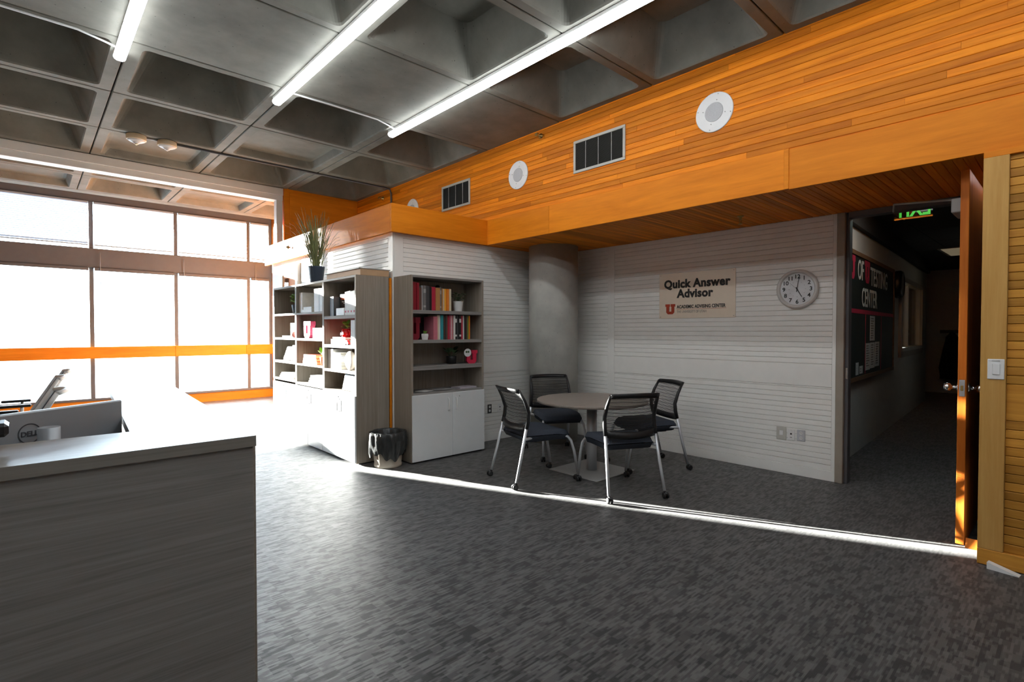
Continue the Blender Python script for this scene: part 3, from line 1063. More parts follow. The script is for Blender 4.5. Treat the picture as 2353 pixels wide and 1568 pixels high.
ck = thing('wall_clock', 'round wall clock with grey-white rim and black numerals showing five', 'clock', (CX, 1.981, 1.934))
MB().lathe([(.160, -.010), (.166, -.030), (.178, -.044), (.190, -.042), (.201, -.030), (.204, -.012), (.200, 0)], (0, 0, 0), 48, 'x').build('rim', mat('clock_rim', (.62, .61, .58), .35), ck)
MB().lathe([(.172, -.020), (.172, -.016)], (0, 0, 0), 48, 'x').build('dial', mat('clock_dial', (.66, .68, .70), .5), ck)
for h in range(1, 13):
    a = h * PI / 6
    rr = .130
    text('numeral', str(h), .058, inkm, ck, (-.0215, -rr * math.sin(a), rr * math.cos(a) - .019), rt, upv, 'CENTER', bold=.0012, depth=.0006)
    MB().lathe([(.0022, -.022), (.0022, -.020)], (0, -.078 * math.sin(a), .078 * math.cos(a)), 6, 'x').build('minute_dot', inkm, ck)


def hand(nm, ang, ln, tail, w, dx):
    d = Vector((0, -math.sin(ang), math.cos(ang)))
    s_ = Vector((0, math.cos(ang), math.sin(ang)))
    p = [-d * tail - s_ * w, -d * tail + s_ * w, d * ln + s_ * w * .6, d * ln - s_ * w * .6]
    v = [(dx, q.y, q.z) for q in p] + [(dx - .0015, q.y, q.z) for q in p]
    MB().add(v, [(0, 1, 2, 3), (7, 6, 5, 4), (0, 4, 5, 1), (1, 5, 6, 2), (2, 6, 7, 3), (3, 7, 4, 0)]).build(nm, inkm, ck)


hand('hour_hand', R(151), .092, .022, .0045, -.024)
hand('minute_hand', R(9), .125, .028, .0035, -.027)
hand('second_hand', R(-47), .10, .02, .0009, -.029)
MB().lathe([(.006, -.031), (.006, -.022)], (0, 0, 0), 10, 'x').build('hub', inkm, ck)


def plate(label, axis, u, z, w, h, m, kind):
    """axis x: on the clock wall; axis y: on the short wall. local x right, z up, -y outwards"""
    t = thing('wall_plate' if kind != 'outlet' else 'power_outlet', label, 'outlet', (CX, u, z) if axis == 'x' else (u, 5.456, z), rz=-PI / 2 if axis == 'x' else 0)
    B('cover', m, t, -w / 2, w / 2, -.007, 0, -h / 2, h / 2, .003)
    if kind == 'outlet':
        for dz in (-.026, .026):
            s_ = MB().lathe([(.016, 0), (.016, .003)], (0, -.010, dz), 16, 'y').build('socket', whitep, t)
            for q in (-.006, .006):
                B('slot', black, s_, q - .0012, q + .0012, -.0115, -.0100, dz - .003, dz + .007)
    elif kind == 'switch':
        B('rocker', whitep, t, -.018, .018, -.011, -.006, -.022, .028, .002)
    else:
        B('jack', black, t, -.008, .008, -.009, -.006, .004, .020)
        B('jack', greyp, t, -.009, .009, -.009, -.006, -.030, -.020)
        MB().lathe([(.003, 0), (.003, .002)], (0, -.009, .044), 8, 'y').build('screw', greyp, t)
    return t


plate('tall grey switch plate on the clock wall, left of two sockets', 'x', 2.128, .421, .098, .140, mat('ivory_grey_plate', (.55, .54, .49), .4), 'switch')
plate('pale data plate between the grey switch and the steel socket', 'x', 2.031, .413, .070, .116, whitep, 'jack')
plate('steel double socket on the clock wall, rightmost of three plates', 'x', 1.935, .420, .078, .118, steel, 'outlet')
plate('dark double socket beside the tall bookcase', 'y', 4.628, .440, .074, .120, mat('dark_plate', (.06, .06, .06), .35), 'outlet')
plate('white data plate on the short wall beside the dark socket', 'y', 4.813, .437, .080, .124, whitep, 'jack')
plate('white data plate on the short wall nearest the column', 'y', 4.947, .430, .080, .124, whitep, 'jack')
swp = thing('dimmer_switch', 'square white dimmer switch on the pale timber post', 'switch', (4.488, .352, 1.26), rz=-PI / 2)
B('cover', whitep, swp, -.040, .040, -.007, 0, -.064, .064, .003)
B('slider', whitep, swp, -.016, .020, -.013, -.006, -.034, .034, .002)
text('lettering', 'ACADEMIC', .008, greyink, swp, (0, -.0078, .050), (1, 0, 0), (0, 0, 1), 'CENTER')
# door wedge left against the baseboard
wd = MB()
wd.add([(0, 0, 0), (.045, 0, 0), (.045, 0, .042), (0, 0, .042), (0, -.15, 0), (.05, -.15, 0), (.05, -.15, .004), (0, -.15, .004)], [(0, 1, 2, 3), (7, 6, 5, 4), (0, 4, 5, 1), (1, 5, 6, 2), (2, 6, 7, 3), (3, 7, 4, 0)])
tag(wd.build('door_wedge', whitep, None, (4.43, .375, 0), (0, 0, R(-8))), 'white plastic door wedge lying by the right baseboard', 'door wedge')

# ------------------------------------------------------------------ bookcases
# tall single bookcase: local x right (world +X), front at y = 0 (world -Y side)
T = .026


def bookcase_tall():
    t = thing('tall_bookcase', 'grey laminate bookcase with two white doors, against the short wall', 'bookcase', (3.156, 5.07, 0))
    W, D, H = 1.050, .376, 2.133
    B('side_panel', lam_z, t, 0, T, 0, D, .012, H, .002)
    B('side_panel', lam_z, t, W - T, W, 0, D, .012, H, .002)
    B('top_panel', lam_x, t, T, W - T, 0, D, H - T, H, .002)
    B('back_panel', lam_z, t, T, W - T, D - .012, D, .06, H - T)
    B('plinth', black, t, .01, W - .01, .03, D - .01, 0, .06)
    for z0, z1 in ((1.700, 1.740), (1.362, 1.400), (1.052, 1.098), (.760, .796)):
        B('shelf', lam_x, t, T, W - T, .004, D - .012, z0, z1, .002)
    for x0, x1, hx, nm in ((.003, W / 2 + .03, .490, 0), (W / 2 + .034, W - .003, .605, 1)):
        d = B('door', door_white, t, x0, x1, -.020, 0, .022, .772, .003)
        hb = MB().tube([(hx, -.022, .565), (hx, -.042, .575), (hx, -.042, .700), (hx, -.022, .710)], .006, 8)
        hb.build('handle', whitep, d)
        if nm:
            MB().lathe([(.008, 0), (.008, .005)], (.655, -.024, .722), 12, 'y').build('lock', greyp, d)
    return t


bookcase_tall()


# long bookcase facing the windows: local frame, x along world -Y (to the right when facing it), y depth = +X
def bookcase_long():
    t = thing('long_bookcase', 'long white-fronted bookcase of three bays facing the windows', 'bookcase', (2.69, 5.463, 0))
    D, H = .41, 2.130
    ys = [0.0, .885, 1.785, 2.64]       # bay edges along +Y
    B('end_panel', lam_z, t, 0, D, 0, .030, .012, H, .002)
    B('end_panel', lam_z, t, 0, D, ys[3] - .028, ys[3], .012, H, .002)
    for i in (1, 2):
        B('partition', lam_z, t, .002, D - .012, ys[i] - .025, ys[i] + .025, .06, H - T, .002)
    B('top_panel', lam_y, t, 0, D, .030, ys[3] - .028, H - T, H, .002)
    B('back_panel', lam_z, t, D - .012, D, .03, ys[3] - .028, .06, H - T)
    B('plinth', black, t, .03, D - .01, .01, ys[3] - .01, 0, .06)
    zs = [((1.645, 1.683), (1.302, 1.340), (1.012, 1.045), (.760, .796)), ((1.720, 1.746), (1.374, 1.406), (1.040, 1.066), (.780, .815)), ((1.720, 1.750), (1.378, 1.410), (1.045, 1.082), (.795, .830))]
    for i in range(3):
        a, b = (ys[i] + (.03 if i == 0 else .025)), ys[i + 1] - (.028 if i == 2 else .025)
        for z0, z1 in zs[i]:
            B('shelf', lam_y, t, .003, D - .012, a, b, z0, z1, .002)
        m_ = (a + b) / 2
        for p, q, hyy, hh in ((ys[i] + .003, m_ - .002, m_ - .05, 0), (m_ + .002, ys[i + 1] - .003, m_ + .05, 1)):
            d = B('door', door_white, t, -.020, 0, p, q, .022, .772, .003)
            if hh == 0:
                MB().tube([(-.022, hyy, .565), (-.044, hyy, .575), (-.044, hyy, .700), (-.022, hyy, .710)], .007, 8).build('handle', chrome, d)
                MB().lathe([(.010, -.006), (.010, 0)], (-.020, hyy + .03, .735), 12, 'x').build('lock', greyp, d)
    return t


lbk = bookcase_long()
B('filler_strip', fasc_y, lbk, .420, .448, .0, .05, 0, 2.12, .002)
ply = thing('flat_carton', 'flat tan board laid on top of the long bookcase at its near end', 'carton', (2.75, 5.47, 2.131))
B('carton', mat('tan_board', (.50, .33, .19), .7), ply, .0, .36, 0, .9, 0, .072, .003)
B('lid', greyp, ply, -.02, .375, -.004, .91, .072, .084, .002)

# ------------------------------------------------------------------ books and shelf items
BK = {}


def bmat(c):
    k = tuple(round(x, 3) for x in c)
    if k not in BK:
        BK[k] = mat('book_cloth_%d' % len(BK), c, .5, var=.07, scale=(25, 25, 25))
    return BK[k]


def book(label, group, loc, rz, w, d, h, c, stripe=None, flat=False):
    """upright book: x = thickness, y = depth away from the spine (spine at y=0), z = height. flat: lying on its side"""
    mb = MB()
    cv = .003
    mb.mi = 0
    mb.box(0, cv, 0, d, 0, h)
    mb.box(w - cv, w, 0, d, 0, h)
    mb.prism([(cv, 0), (w - cv, 0), (w - cv, .003), (cv, .003)], 'z', 0, h)
    mb.mi = 1
    mb.box(cv, w - cv, .003, d - .004, .004, h - .004)
    ms = [bmat(c), pagem]
    if stripe:
        ms.append(bmat(stripe))
        mb.mi = 2
        mb.box(.0005, w - .0005, -.0008, 0, h * .12, h * .20)
        mb.box(.0005, w - .0005, -.0008, 0, h * .70, h * .86)
    if flat:
        # rotate about y: height becomes local x
        mb.v = [(z - h / 2, y, w - x) for x, y, z in mb.v]
    o = mb.build('book', ms, None, loc, (0, 0, rz))
    return tag(o, label, 'book', group)


ORD = ['first', 'second', 'third', 'fourth', 'fifth', 'sixth', 'seventh', 'eighth', 'ninth', 'tenth', 'eleventh', 'twelfth', 'thirteenth', 'fourteenth', 'fifteenth', 'sixteenth', 'seventeenth', 'eighteenth', 'nineteenth', 'twentieth', 'twenty-first', 'twenty-second', 'twenty-third', 'twenty-fourth', 'twenty-fifth']
DKR, CRM, GRY, LGR, DGR = (.26, .008, .022), (.45, .02, .05), (.17, .17, .17), (.36, .36, .36), (.055, .058, .062)
BLK, TAN, ORG, YEL, CRE = (.015, .014, .014), (.45, .23, .08), (.75, .22, .02), (.80, .40, .04), (.66, .58, .42)
WHT, TEA, PNK, BRN, GRN = (.72, .71, .68), (.03, .30, .33), (.55, .17, .22), (.12, .06, .04), (.16, .36, .06)
NAME = {DKR: 'dark red', CRM: 'crimson', GRY: 'grey', LGR: 'light grey', DGR: 'charcoal', BLK: 'black', TAN: 'tan', ORG: 'orange', YEL: 'yellow-orange', CRE: 'cream', WHT: 'white', TEA: 'teal', PNK: 'dusty pink', BRN: 'dark brown', GRN: 'green'}
top_row = [(DKR, .020, .318), (DKR, .030, .318), (DKR, .026, .316), (DKR, .030, .312), (BRN, .036, .26), (LGR, .020, .285), (GRY, .034, .285), (DGR, .036, .285), (DGR, .024, .282), (BLK, .020, .27), (CRM, .030, .275), (CRM, .030, .275), (TAN, .030, .268), (TAN, .032, .268), (GRY, .022, .28), (TAN, .018, .265), (CRE, .020, .262), (YEL, .030, .262), (ORG, .036, .262), (CRE, .036, .264)]
x = 3.186
for i, (c, w, h) in enumerate(top_row):
    book('%s hardback, %s from the left on the top shelf of the tall bookcase' % (NAME[c], ORD[i]), 'books on the top shelf of the tall bookcase', (x, 5.115 + .006 * (i % 3), 1.7405), 0, w - .001, .20, h, c, stripe=(LGR if c == GRY else None))
    x += w
mid_row = [(PNK, .058, .270), (CRE, .026, .368 - .02), (WHT, .022, .345), (TEA, .034, .340), (BLK, .012, .338), (BRN, .020, .338), (DGR, .014, .335), (BRN, .022, .338), (CRM, .028, .325), (PNK, .022, .320), (WHT, .016, .320), (CRM, .016, .325), (WHT, .026, .328), (BLK, .028, .328), (DGR, .030, .326), (BLK, .030, .326), (CRM, .030, .326), (WHT, .026, .326), (BLK, .026, .320), (BRN, .022, .326), (GRN, .018, .320), (ORG, .014, .325)]
x = 3.482
for i, (c, w, h) in enumerate(mid_row):
    book("%s book, %s from the left on the tall bookcase's second shelf" % (NAME[c], ORD[i]), 'books on the second shelf of the tall bookcase', (x, 5.11 + .007 * (i % 3), 1.4005), 0, w - .001, .20, min(h, .29) + (.0 if h < .3 else .0), c, stripe=(WHT if i in (13, 15) else None))
    x += w


def leaf(mb, base, tip, w, sag=.0, n=4):
    b, t = Vector(base), Vector(tip)
    d = t - b
    s_ = d.cross(Vector((0, 0, 1)))
    if s_.length < 1e-4:
        s_ = Vector((1, 0, 0))
    s_.normalize()
    vs = []
    for i in range(n + 1):
        u = i / n
        c_ = b + d * u + Vector((0, 0, -sag * u * u))
        ww = w * math.sin(PI * min(.98, max(.06, u ** .8))) * .5
        vs += [c_ - s_ * ww + Vector((0, 0, ww * .25)), c_, c_ + s_ * ww + Vector((0, 0, ww * .25))]
    fs = []
    for i in range(n):
        o = i * 3
        fs += [(o, o + 1, o + 4, o + 3), (o + 1, o + 2, o + 5, o + 4)]
    mb.add(vs, fs, True)


def potted(name, label, loc, pot_prof, potm, leaves, lm, seed, spread, height, lw, group=None, stems=True, bushy=False, faces=20):
    rg = random.Random(seed)
    t = thing(name, label, 'plant', loc, group=group)
    MB().lathe(pot_prof, n=faces, smooth=faces > 8).build('pot', potm, t)
    ht = pot_prof[-1][1]
    r = pot_prof[-1][0]
    MB().lathe([(r * .86, ht - .012), (r * .86, ht - .008)], n=14).build('soil', soil, t)
    for i in range(leaves):
        a = 2 * PI * i / leaves + rg.uniform(-.4, .4)
        q = rg.uniform(.35, 1.0)
        b_ = Vector((.25 * r * math.cos(a), .25 * r * math.sin(a), ht - .01))
        if bushy:
            h0 = ht + height * rg.uniform(.15, .85)
            b_ = Vector((spread * .5 * q * math.cos(a), spread * .5 * q * math.sin(a), h0))
            tp = b_ + Vector((spread * .5 * math.cos(a + rg.uniform(-.7, .7)), spread * .5 * math.sin(a + rg.uniform(-.7, .7)), height * rg.uniform(-.05, .25)))
        else:
            tp = Vector((spread * q * math.cos(a), spread * q * math.sin(a), ht + height * rg.uniform(.55, 1.0)))
        mb = MB()
        st = b_ + (tp - b_) * (.45 if not bushy else 0)
        if stems and not bushy:
            mb.tube([b_, st], .0025, 5)
        elif bushy:
            mb.tube([(0, 0, ht - .01), b_], .002, 4)
        leaf(mb, st, tp, lw * rg.uniform(.8, 1.15), sag=lw * .3)
        mb.build('leaf', lm, t)
    return t


potw = [(.050, 0), (.052, .004), (.064, .118), (.066, .125), (.060, .125)]
potted('potted_plant', 'small bushy plant in a white pot on the top shelf of the tall bookcase', (3.905, 5.20, 1.7405), potw, whitep, 46, mat('grey_green_leaf', (.10, .14, .07), .5, var=.3, rnd=.25), 3, .12, .13, .035, bushy=True)
potted('succulent', 'tiny succulent in a white faceted pot on the second shelf of the tall bookcase', (3.395, 5.16, 1.4005), [(.036, 0), (.046, .045), (.044, .070)], whitep, 12, leafg, 5, .042, .045, .016, faces=6)
potted('trailing_plant', 'dark broad-leaved plant in a black pot on the third shelf of the tall bookcase', (3.845, 5.26, 1.0985), [(.055, 0), (.066, .09), (.062, .095)], black, 9, leafd, 9, .19, .15, .085)

ub = u_mesh(MB(), .15, .26, lambda a, b, t: (a, t, b), .05)
tag(ub.build('letter_block', bmat((.22, .005, .02)), None, (3.262, 5.16, 1.4005)), 'dark red letter U block on the second shelf of the tall bookcase', 'letter')
ul = thing('letter_ornament', 'pink-red letter U with a round white badge on the third shelf', 'letter', (4.065, 5.13, 1.0985), rz=R(-8))
u_mesh(MB(), .165, .165, lambda a, b, t: (a, t, b), .035).build('letter', bmat((.62, .02, .07)), ul)
bd = MB().lathe([(.050, 0), (.050, .006)], (-.062, -.006, .135), 28, 'y').build('badge', paper, ul)
for q in (-.018, .010):
    MB().lathe([(.013, 0), (.013, .001)], (-.062 + q, -.0075, .145), 14, 'y').build('badge_mark', leafd, bd)
tag(MB().lathe([(.035, 0), (.058, .06), (.058, .14), (.035, .24), (.0, .26)], n=20).build('shadow_shape', black, None, (3.418, 5.36, 1.4005)), 'black rounded shape standing in for the shadow behind the small succulent', 'vase')  # black shape put in for the shadow at this spot on the shelf
tag(MB().lathe([(.042, 0), (.042, .26), (.038, .30), (.02, .325), (.0, .33)], n=24).build('black_canister', black, None, (3.73, 5.385, 1.7405)), 'black domed canister peeking out behind the orange books', 'canister')
for i, (x0, y0, w, d, rz, c, ds) in enumerate(((3.22, 5.11, .24, .17, 8, DGR, 'dark booklet at the left end'), (3.33, 5.085, .18, .13, 18, WHT, 'white leaflet near the front'), (3.50, 5.12, .24, .17, -9, LGR, 'grey leaflet beside the white one'), (3.86, 5.10, .27, .17, 4, (.50, .47, .52), 'thick pale booklet at the right end'))):
    mb = MB().box(0, w, 0, d, 0, .018 if i == 3 else .004)
    tag(mb.build('booklet', [bmat(c)], None, (x0, y0, .7965 + .0045 * (i if i < 3 else 0)), (0, 0, R(rz))), ds + ', lying in the bottom bay of the tall bookcase', 'booklet', 'booklets in the tall bookcase')

# --- long bookcase contents: positions by (y, z); fronts face -X
LF = 2.715


def lbook(label, y, z, w, h, c, d=.2, x=LF + .01, stripe=None, grp='books standing in the long bookcase'):
    """upright book whose spine faces -X; occupies y-w..y (leftmost edge y)"""
    return book(label, grp, (x, y, z), -PI / 2, w, d, h, c, stripe)


def lflat(label, y, z, ln, th, c, d=.17, x=LF + .01, stripe=None):
    return book(label, 'books lying in the long bookcase', (x, y, z), -PI / 2, th, d, ln, c, stripe, flat=True)


zA = [1.6835, 1.3405, 1.0455, .7965]
zB = [1.7465, 1.4065, 1.0665, .8155]
zC_ = [1.7505, 1.4105, 1.0825, .8305]
near = 'bay nearest the camera'
y = 6.215
for i, (c, w) in enumerate(((BLK, .035), (BRN, .03), (DGR, .03))):
    lbook('%s paperback, %s from the left beside the black lettered book in the long bookcase' % (NAME[c], ORD[i]), y, zA[0], w, .235, c)
    y -= w + .001
th_ = thing('theory_book', 'black paperback lettered in orange, facing out in the long bookcase', 'book', (LF + .10, 5.96, zA[0]), rz=-PI / 2)
B('cover', bmat(BLK), th_, -.13, .13, -.02, 0, 0, .26)
text('lettering', 'Theory', .062, bmat((.85, .12, .02)), th_, (-.118, -.021, .195), (1, 0, 0), (0, 0, 1), bold=.001)
text('lettering', 'Making sense of', .016, whiteink, th_, (-.075, -.021, .165), (1, 0, 0), (0, 0, 1))
text('lettering', 'a Theory', .016, whiteink, th_, (-.035, -.021, .145), (1, 0, 0), (0, 0, 1))
tag(B('white_box', whitep, None, LF + .005, LF + .075, 5.825, 6.04, zA[0], zA[0] + .09, .004), 'small white box in front of the black paperback in the long bookcase', 'box')
y = 5.812
for i in range(8):
    w = .034
    lbook('white paperback with red edge, %s from the left in the top %s' % (ORD[i], near), y, zA[0], w, .272 + .003 * (i % 4), WHT, stripe=(CRM if i % 2 == 0 else None), grp='white paperbacks in the near bay')
    y -= w + .002
dict_ = lflat('thick red dictionary lying on the second shelf of the near bay', 6.0, zA[1], .40, .062, (.60, .012, .015))
text('lettering', "Webster's", .056, whiteink, dict_, (-.125, -.0015, .010), (1, 0, 0), (0, 0, 1), bold=.0008)
lflat('thin red book lying on top of the red dictionary', 5.98, zA[1] + .063, .34, .026, (.55, .02, .02), stripe=WHT)
mg = thing('red_mug', 'red mug holding a leafy cutting, on top of the red dictionary', 'mug', (LF + .085, 5.94, zA[1] + .0895))
MB().lathe([(.048, 0), (.052, .004), (.052, .098), (.048, .098), (.046, .01)], n=28).build('body', redp, mg)
MB().tube([(0, -.05, .082), (0, -.078, .078), (0, -.090, .05), (0, -.076, .024), (0, -.05, .018)], .008, 8).build('handle', redp, mg)
text('lettering', 'pod', .05, whiteink, mg, (-.0535, .040, .03), (0, -1, 0), (0, 0, 1), bold=.001)
for i, (dy, dz, dx) in enumerate(((.085, .12, .02), (.05, .05, -.04), (-.06, .10, -.03), (-.13, .06, -.02), (.01, .14, .05))):
    mb = MB()
    mb.tube([(0, 0, .06), (dx * .4, dy * .4, .09 + dz * .4)], .003, 5)
    leaf(mb, (dx * .4, dy * .4, .09 + dz * .4), (dx, dy, .09 + dz), .07, .02)
    mb.build('leaf', leafg, mg)
car = thing('toy_car', 'little red toy car parked in front of the red dictionary', 'toy car', (LF - .005, 5.73, zA[1]), rz=PI / 2)
MB().prism([(-.05, .012), (.05, .012), (.052, .030), (.030, .034), (.018, .056), (-.022, .056), (-.040, .034), (-.052, .030)], 'y', -.012, .012).build('body', redp, car)
MB().box(-.02, .016, -.0125, .0125, .036, .052).build('windows', black, car)
for q in (-.030, .030):
    MB().lathe([(.013, -.013), (.013, .013)], (q, 0, .013), 14, 'y').build('axle_wheels', black, car)
lflat('white paperback lying beside the red dictionary in the near bay', 5.70, zA[1] + .001, .15, .05, WHT, x=LF + .05)
for i in range(3):
    lbook('tall white binder, %s from the left at the right end of the near bay' % ORD[i], 5.632 - i * .044, zA[1], .042, .285, WHT, d=.25, x=LF - .005, grp='white binders in the near bay')
tag(B('binder_box', whitep, None, LF + .02, LF + .27, 6.165, 6.315, zA[2], zA[2] + .235, .004), 'plain white file box on the third shelf of the near bay', 'file box')
zz = zA[2]
for i, (th, ln) in enumerate(((.034, .23), (.016, .23), (.018, .22), (.016, .23), (.052, .24), (.022, .25), (.016, .21), (.020, .20))):
    lflat('grey journal, %s from the bottom of the stack in the near bay' % ORD[i], 6.03 + .01 * (i % 2), zz, ln, th, LGR if i % 2 else (.42, .40, .37), d=.18)
    zz += th + .0005
dv = thing('speckled_disc', 'white round vase with black specks in the near bay', 'vase', (LF + .03, 5.72, zA[2] + .112))
MB().lathe([(.03, -.035), (.085, -.03), (.11, -.01), (.11, .01), (.085, .03), (.03, .035)], (0, 0, 0), 36, 'x').build('body', whitep, dv)
rg = random.Random(4)
for i in range(16):
    a, r_ = rg.uniform(0, 2 * PI), rg.uniform(.01, .08)
    MB().lathe([(.004, -.0335), (.004, -.026)], (0, r_ * math.cos(a), r_ * math.sin(a)), 7, 'x').build('speck', inkm, dv)
MB().lathe([(.02, -.012), (.02, .0)], (0, 0, -.10), 12).build('foot', whitep, dv)
pf = thing('photo_frame', 'dark photo frame with a brown landscape print in the lowest open bay', 'picture frame', (LF + .06, 5.84, zA[3] + .001), rz=-PI / 2)
pf.rotation_euler = (R(-12), 0, -PI / 2)
B('frame', black, pf, -.13, .13, -.018, 0, 0, .20, .004)
B('print', mat('brown_print', (.45, .30, .17), .6, var=.5, scale=(14, 14, 14)), pf, -.085, .095, -.0195, -.018, .04, .17)
p2 = thing('photo_frame', 'white picture frame at the right end of the lowest open bay', 'picture frame', (LF + .05, 5.60, zA[3] + .001))
p2.rotation_euler = (R(-10), 0, -PI / 2)
B('frame', whitep, p2, -.085, .085, -.016, 0, 0, .19, .004)
B('print', paper, p2, -.065, .065, -.0175, -.016, .025, .165)

# middle bay
for i in range(2):
    lbook('cream paperback, %s from the left in the top middle bay' % ORD[i], 7.20 - i * .05, zB[0], .048, .275, WHT, grp='pale books in the middle bay')
yb = thing('yellow_book', 'yellow book with a dark hexagon emblem, facing out in the middle bay', 'book', (LF + .215, 6.90, zB[0]), rz=-PI / 2)
B('cover', bmat((.62, .46, .16)), yb, -.16, .16, -.03, 0, 0, .285)
mb = MB()
for k in range(5):
    a0, a1 = R(90 + 60 * k), R(90 + 60 * (k + 1))
    for r0, r1 in ((.052, .085),):
        p = [(r0 * math.cos(a0), r0 * math.sin(a0)), (r1 * math.cos(a0), r1 * math.sin(a0)), (r1 * math.cos(a1), r1 * math.sin(a1)), (r0 * math.cos(a1), r0 * math.sin(a1))]
        mb.add([(.07 + u, -.031, .135 + v) for u, v in p], [(0, 1, 2, 3)])
mb.add([(.06, -.031, .125), (.13, -.031, .125), (.13, -.031, .15), (.06, -.031, .15)], [(0, 1, 2, 3)])
mb.build('emblem', inkm, yb)
lflat('white booklet lying in front of the yellow book, lower of two', 6.93, zB[0], .34, .04, WHT, x=LF)
lflat('white booklet lying in front of the yellow book, upper of two', 6.91, zB[0] + .041, .27, .032, WHT, x=LF + .005)
y = 6.70
for i in range(6):
    w = .044
    lbook('white hardback, %s from the left of the tall row in the middle bay' % ORD[i], y, zB[0], w, .295, WHT if i != 3 else LGR, grp='white hardbacks in the middle bay')
    y -= w + .002
tag(u_mesh(MB(), .25, .225, lambda a, b, t: (t, -a, b), .07).build('glitter_letter', glit, None, (LF + .03, 7.0, zB[1])), 'pink glitter letter U on the second shelf of the middle bay', 'letter')
zz = zB[1]
for i, th in enumerate((.036, .032, .030, .034)):
    lflat('grey book with black mark, %s from the bottom of the stack beside the glitter letter' % ORD[i], 6.59, zz, .33, th, LGR, stripe=(BLK if i % 2 == 0 else ORG))
    zz += th + .0005
tag(MB().lathe([(0, -.035), (.024, -.025), (.035, 0), (.024, .025), (0, .035)], n=18).build('wooden_ball', bmat((.40, .17, .06)), None, (LF + .08, 6.49, zz + .036)), 'small brown wooden ball on top of the grey book stack', 'ball')
zz = zB[2]
for i, th in enumerate((.040, .036, .046)):
    lflat('orange-red hardback, %s from the bottom of the stack in the middle bay' % ORD[i], 6.86, zz, .46 - .03 * i, th, (.75, .06, .015), stripe=(WHT if i == 2 else None))
    zz += th + .0005
potted('leafy_cutting', 'green plant in an orange pot beside the orange-red books', (LF + .06, 6.50, zB[2]), [(.045, 0), (.062, .105), (.058, .11)], bmat((.72, .19, .06)), 7, leafg, 12, .11, .17, .06)
for i in range(3):
    tag(MB().box(0, .24, -.22, .22, 0, .034).build('paper_stack', [paper], None, (LF + .01 + .008 * i, 6.68 - .01 * i, zB[3] + .0345 * i)), 'cream paper bundle, %s from the bottom in the lowest middle bay' % ORD[i], 'paper', 'paper bundles in the middle bay')
# far bay
potted('green_plant', 'bright green plant in a slate blue pot in the far top bay', (LF + .08, 7.48, zC_[0]), [(.05, 0), (.068, .115), (.064, .12)], navy, 22, leafg, 21, .11, .16, .06, bushy=True)
pq = thing('plaque', 'small white plaque with a black hexagon emblem in the far bay', 'plaque', (LF + .06, 7.47, zC_[1]), rz=-PI / 2)
B('board', whitep, pq, -.15, .15, -.02, 0, .025, .205, .003)
MB().lathe([(.078, 0), (.078, .002)], (0, -.022, .115), 6, 'y').build('emblem', inkm, pq)
B('emblem_band', whitep, pq, -.05, .05, -.0235, -.022, .10, .13)
lflat('thin red book lying under the white plaque in the far bay', 7.62, zC_[1], .42, .024, (.45, .06, .06), x=LF, d=.2)
tag(MB().lathe([(0, -.042), (.03, -.03), (.042, 0), (.03, .03), (0, .042)], n=18).build('pink_ball', bmat((.75, .30, .30)), None, (LF + .0, 7.36, zC_[1] + .043)), 'pale pink ball at the right end of the far bay', 'ball')
tb = thing('tilted_tablet', 'dark tablet leaning back on the third shelf of the far bay', 'tablet', (LF + .03, 7.68, zC_[2] + .004))
tb.rotation_euler = (R(-18), 0, -PI / 2)
B('screen', mat('tablet_screen', (.10, .12, .14), .15), tb, -.17, .17, -.012, 0, 0, .20, .004)
B('stand', black, tb, -.08, .08, 0, .04, .018, .028)
for i in range(3):
    lbook('white and red paperback, %s from the left beside the tablet in the far bay' % ORD[i], 7.46 - i * .042, zC_[2], .04, .22, WHT, stripe=CRM, grp='paperbacks in the far bay')
for i in range(3):
    tag(MB().box(0, .24, -.27, .27, 0, .024).build('magazine_stack', [paper], None, (LF + .006 * i, 7.68 - .02 * i, zC_[3] + .0245 * i)), 'white magazine bundle, %s from the bottom in the lowest far bay' % ORD[i], 'paper', 'magazine bundles in the far bay')

# tall grass plant on top of the long bookcase
gp = thing('grass_plant', 'tall wispy grass in a dark slate pot on top of the long bookcase', 'plant', (2.80, 6.80, 2.1305))
MB().lathe([(.078, 0), (.080, .004), (.102, .200), (.104, .215), (.097, .215), (.095, .19)], n=28).build('pot', navy, gp)
MB().lathe([(.094, .19), (.094, .195)], n=16).build('soil', soil, gp)
rg = random.Random(11)
blades = MB()
for i in range(200):
    a = rg.uniform(0, 2 * PI)
    r0 = rg.uniform(0, .085)
    reach = min(.34, abs(rg.gauss(.0, .19)) + .05)
    ht = rg.uniform(.45, .86) - reach * .22
    lean = Vector((math.cos(a) * (1.0 if math.cos(a) < 0 else .72), math.sin(a) * 1.25, 0)) * reach
    lean += Vector((-.03, .03, 0))
    p0 = Vector((r0 * math.cos(a), r0 * math.sin(a), .19))
    w = rg.uniform(.0026, .0048)
    sd_ = Vector((-math.sin(a), math.cos(a), 0))
    vs = []
    N_ = 6
    for k in range(N_ + 1):
        u = k / N_
        c_ = p0 + lean * (u ** 1.25) + Vector((0, 0, ht * (u - .16 * u ** 4 * (reach / .2))))
        ww = w * (.5 + 2.0 * u * (1 - u) + .12 * (1 - u))
        vs += [c_ - sd_ * ww, c_ + sd_ * ww]
    blades.add(vs, [(2 * k, 2 * k + 1, 2 * k + 3, 2 * k + 2) for k in range(N_)], True)
tag(blades.build('grass_blades', grassm, gp), kind='stuff')

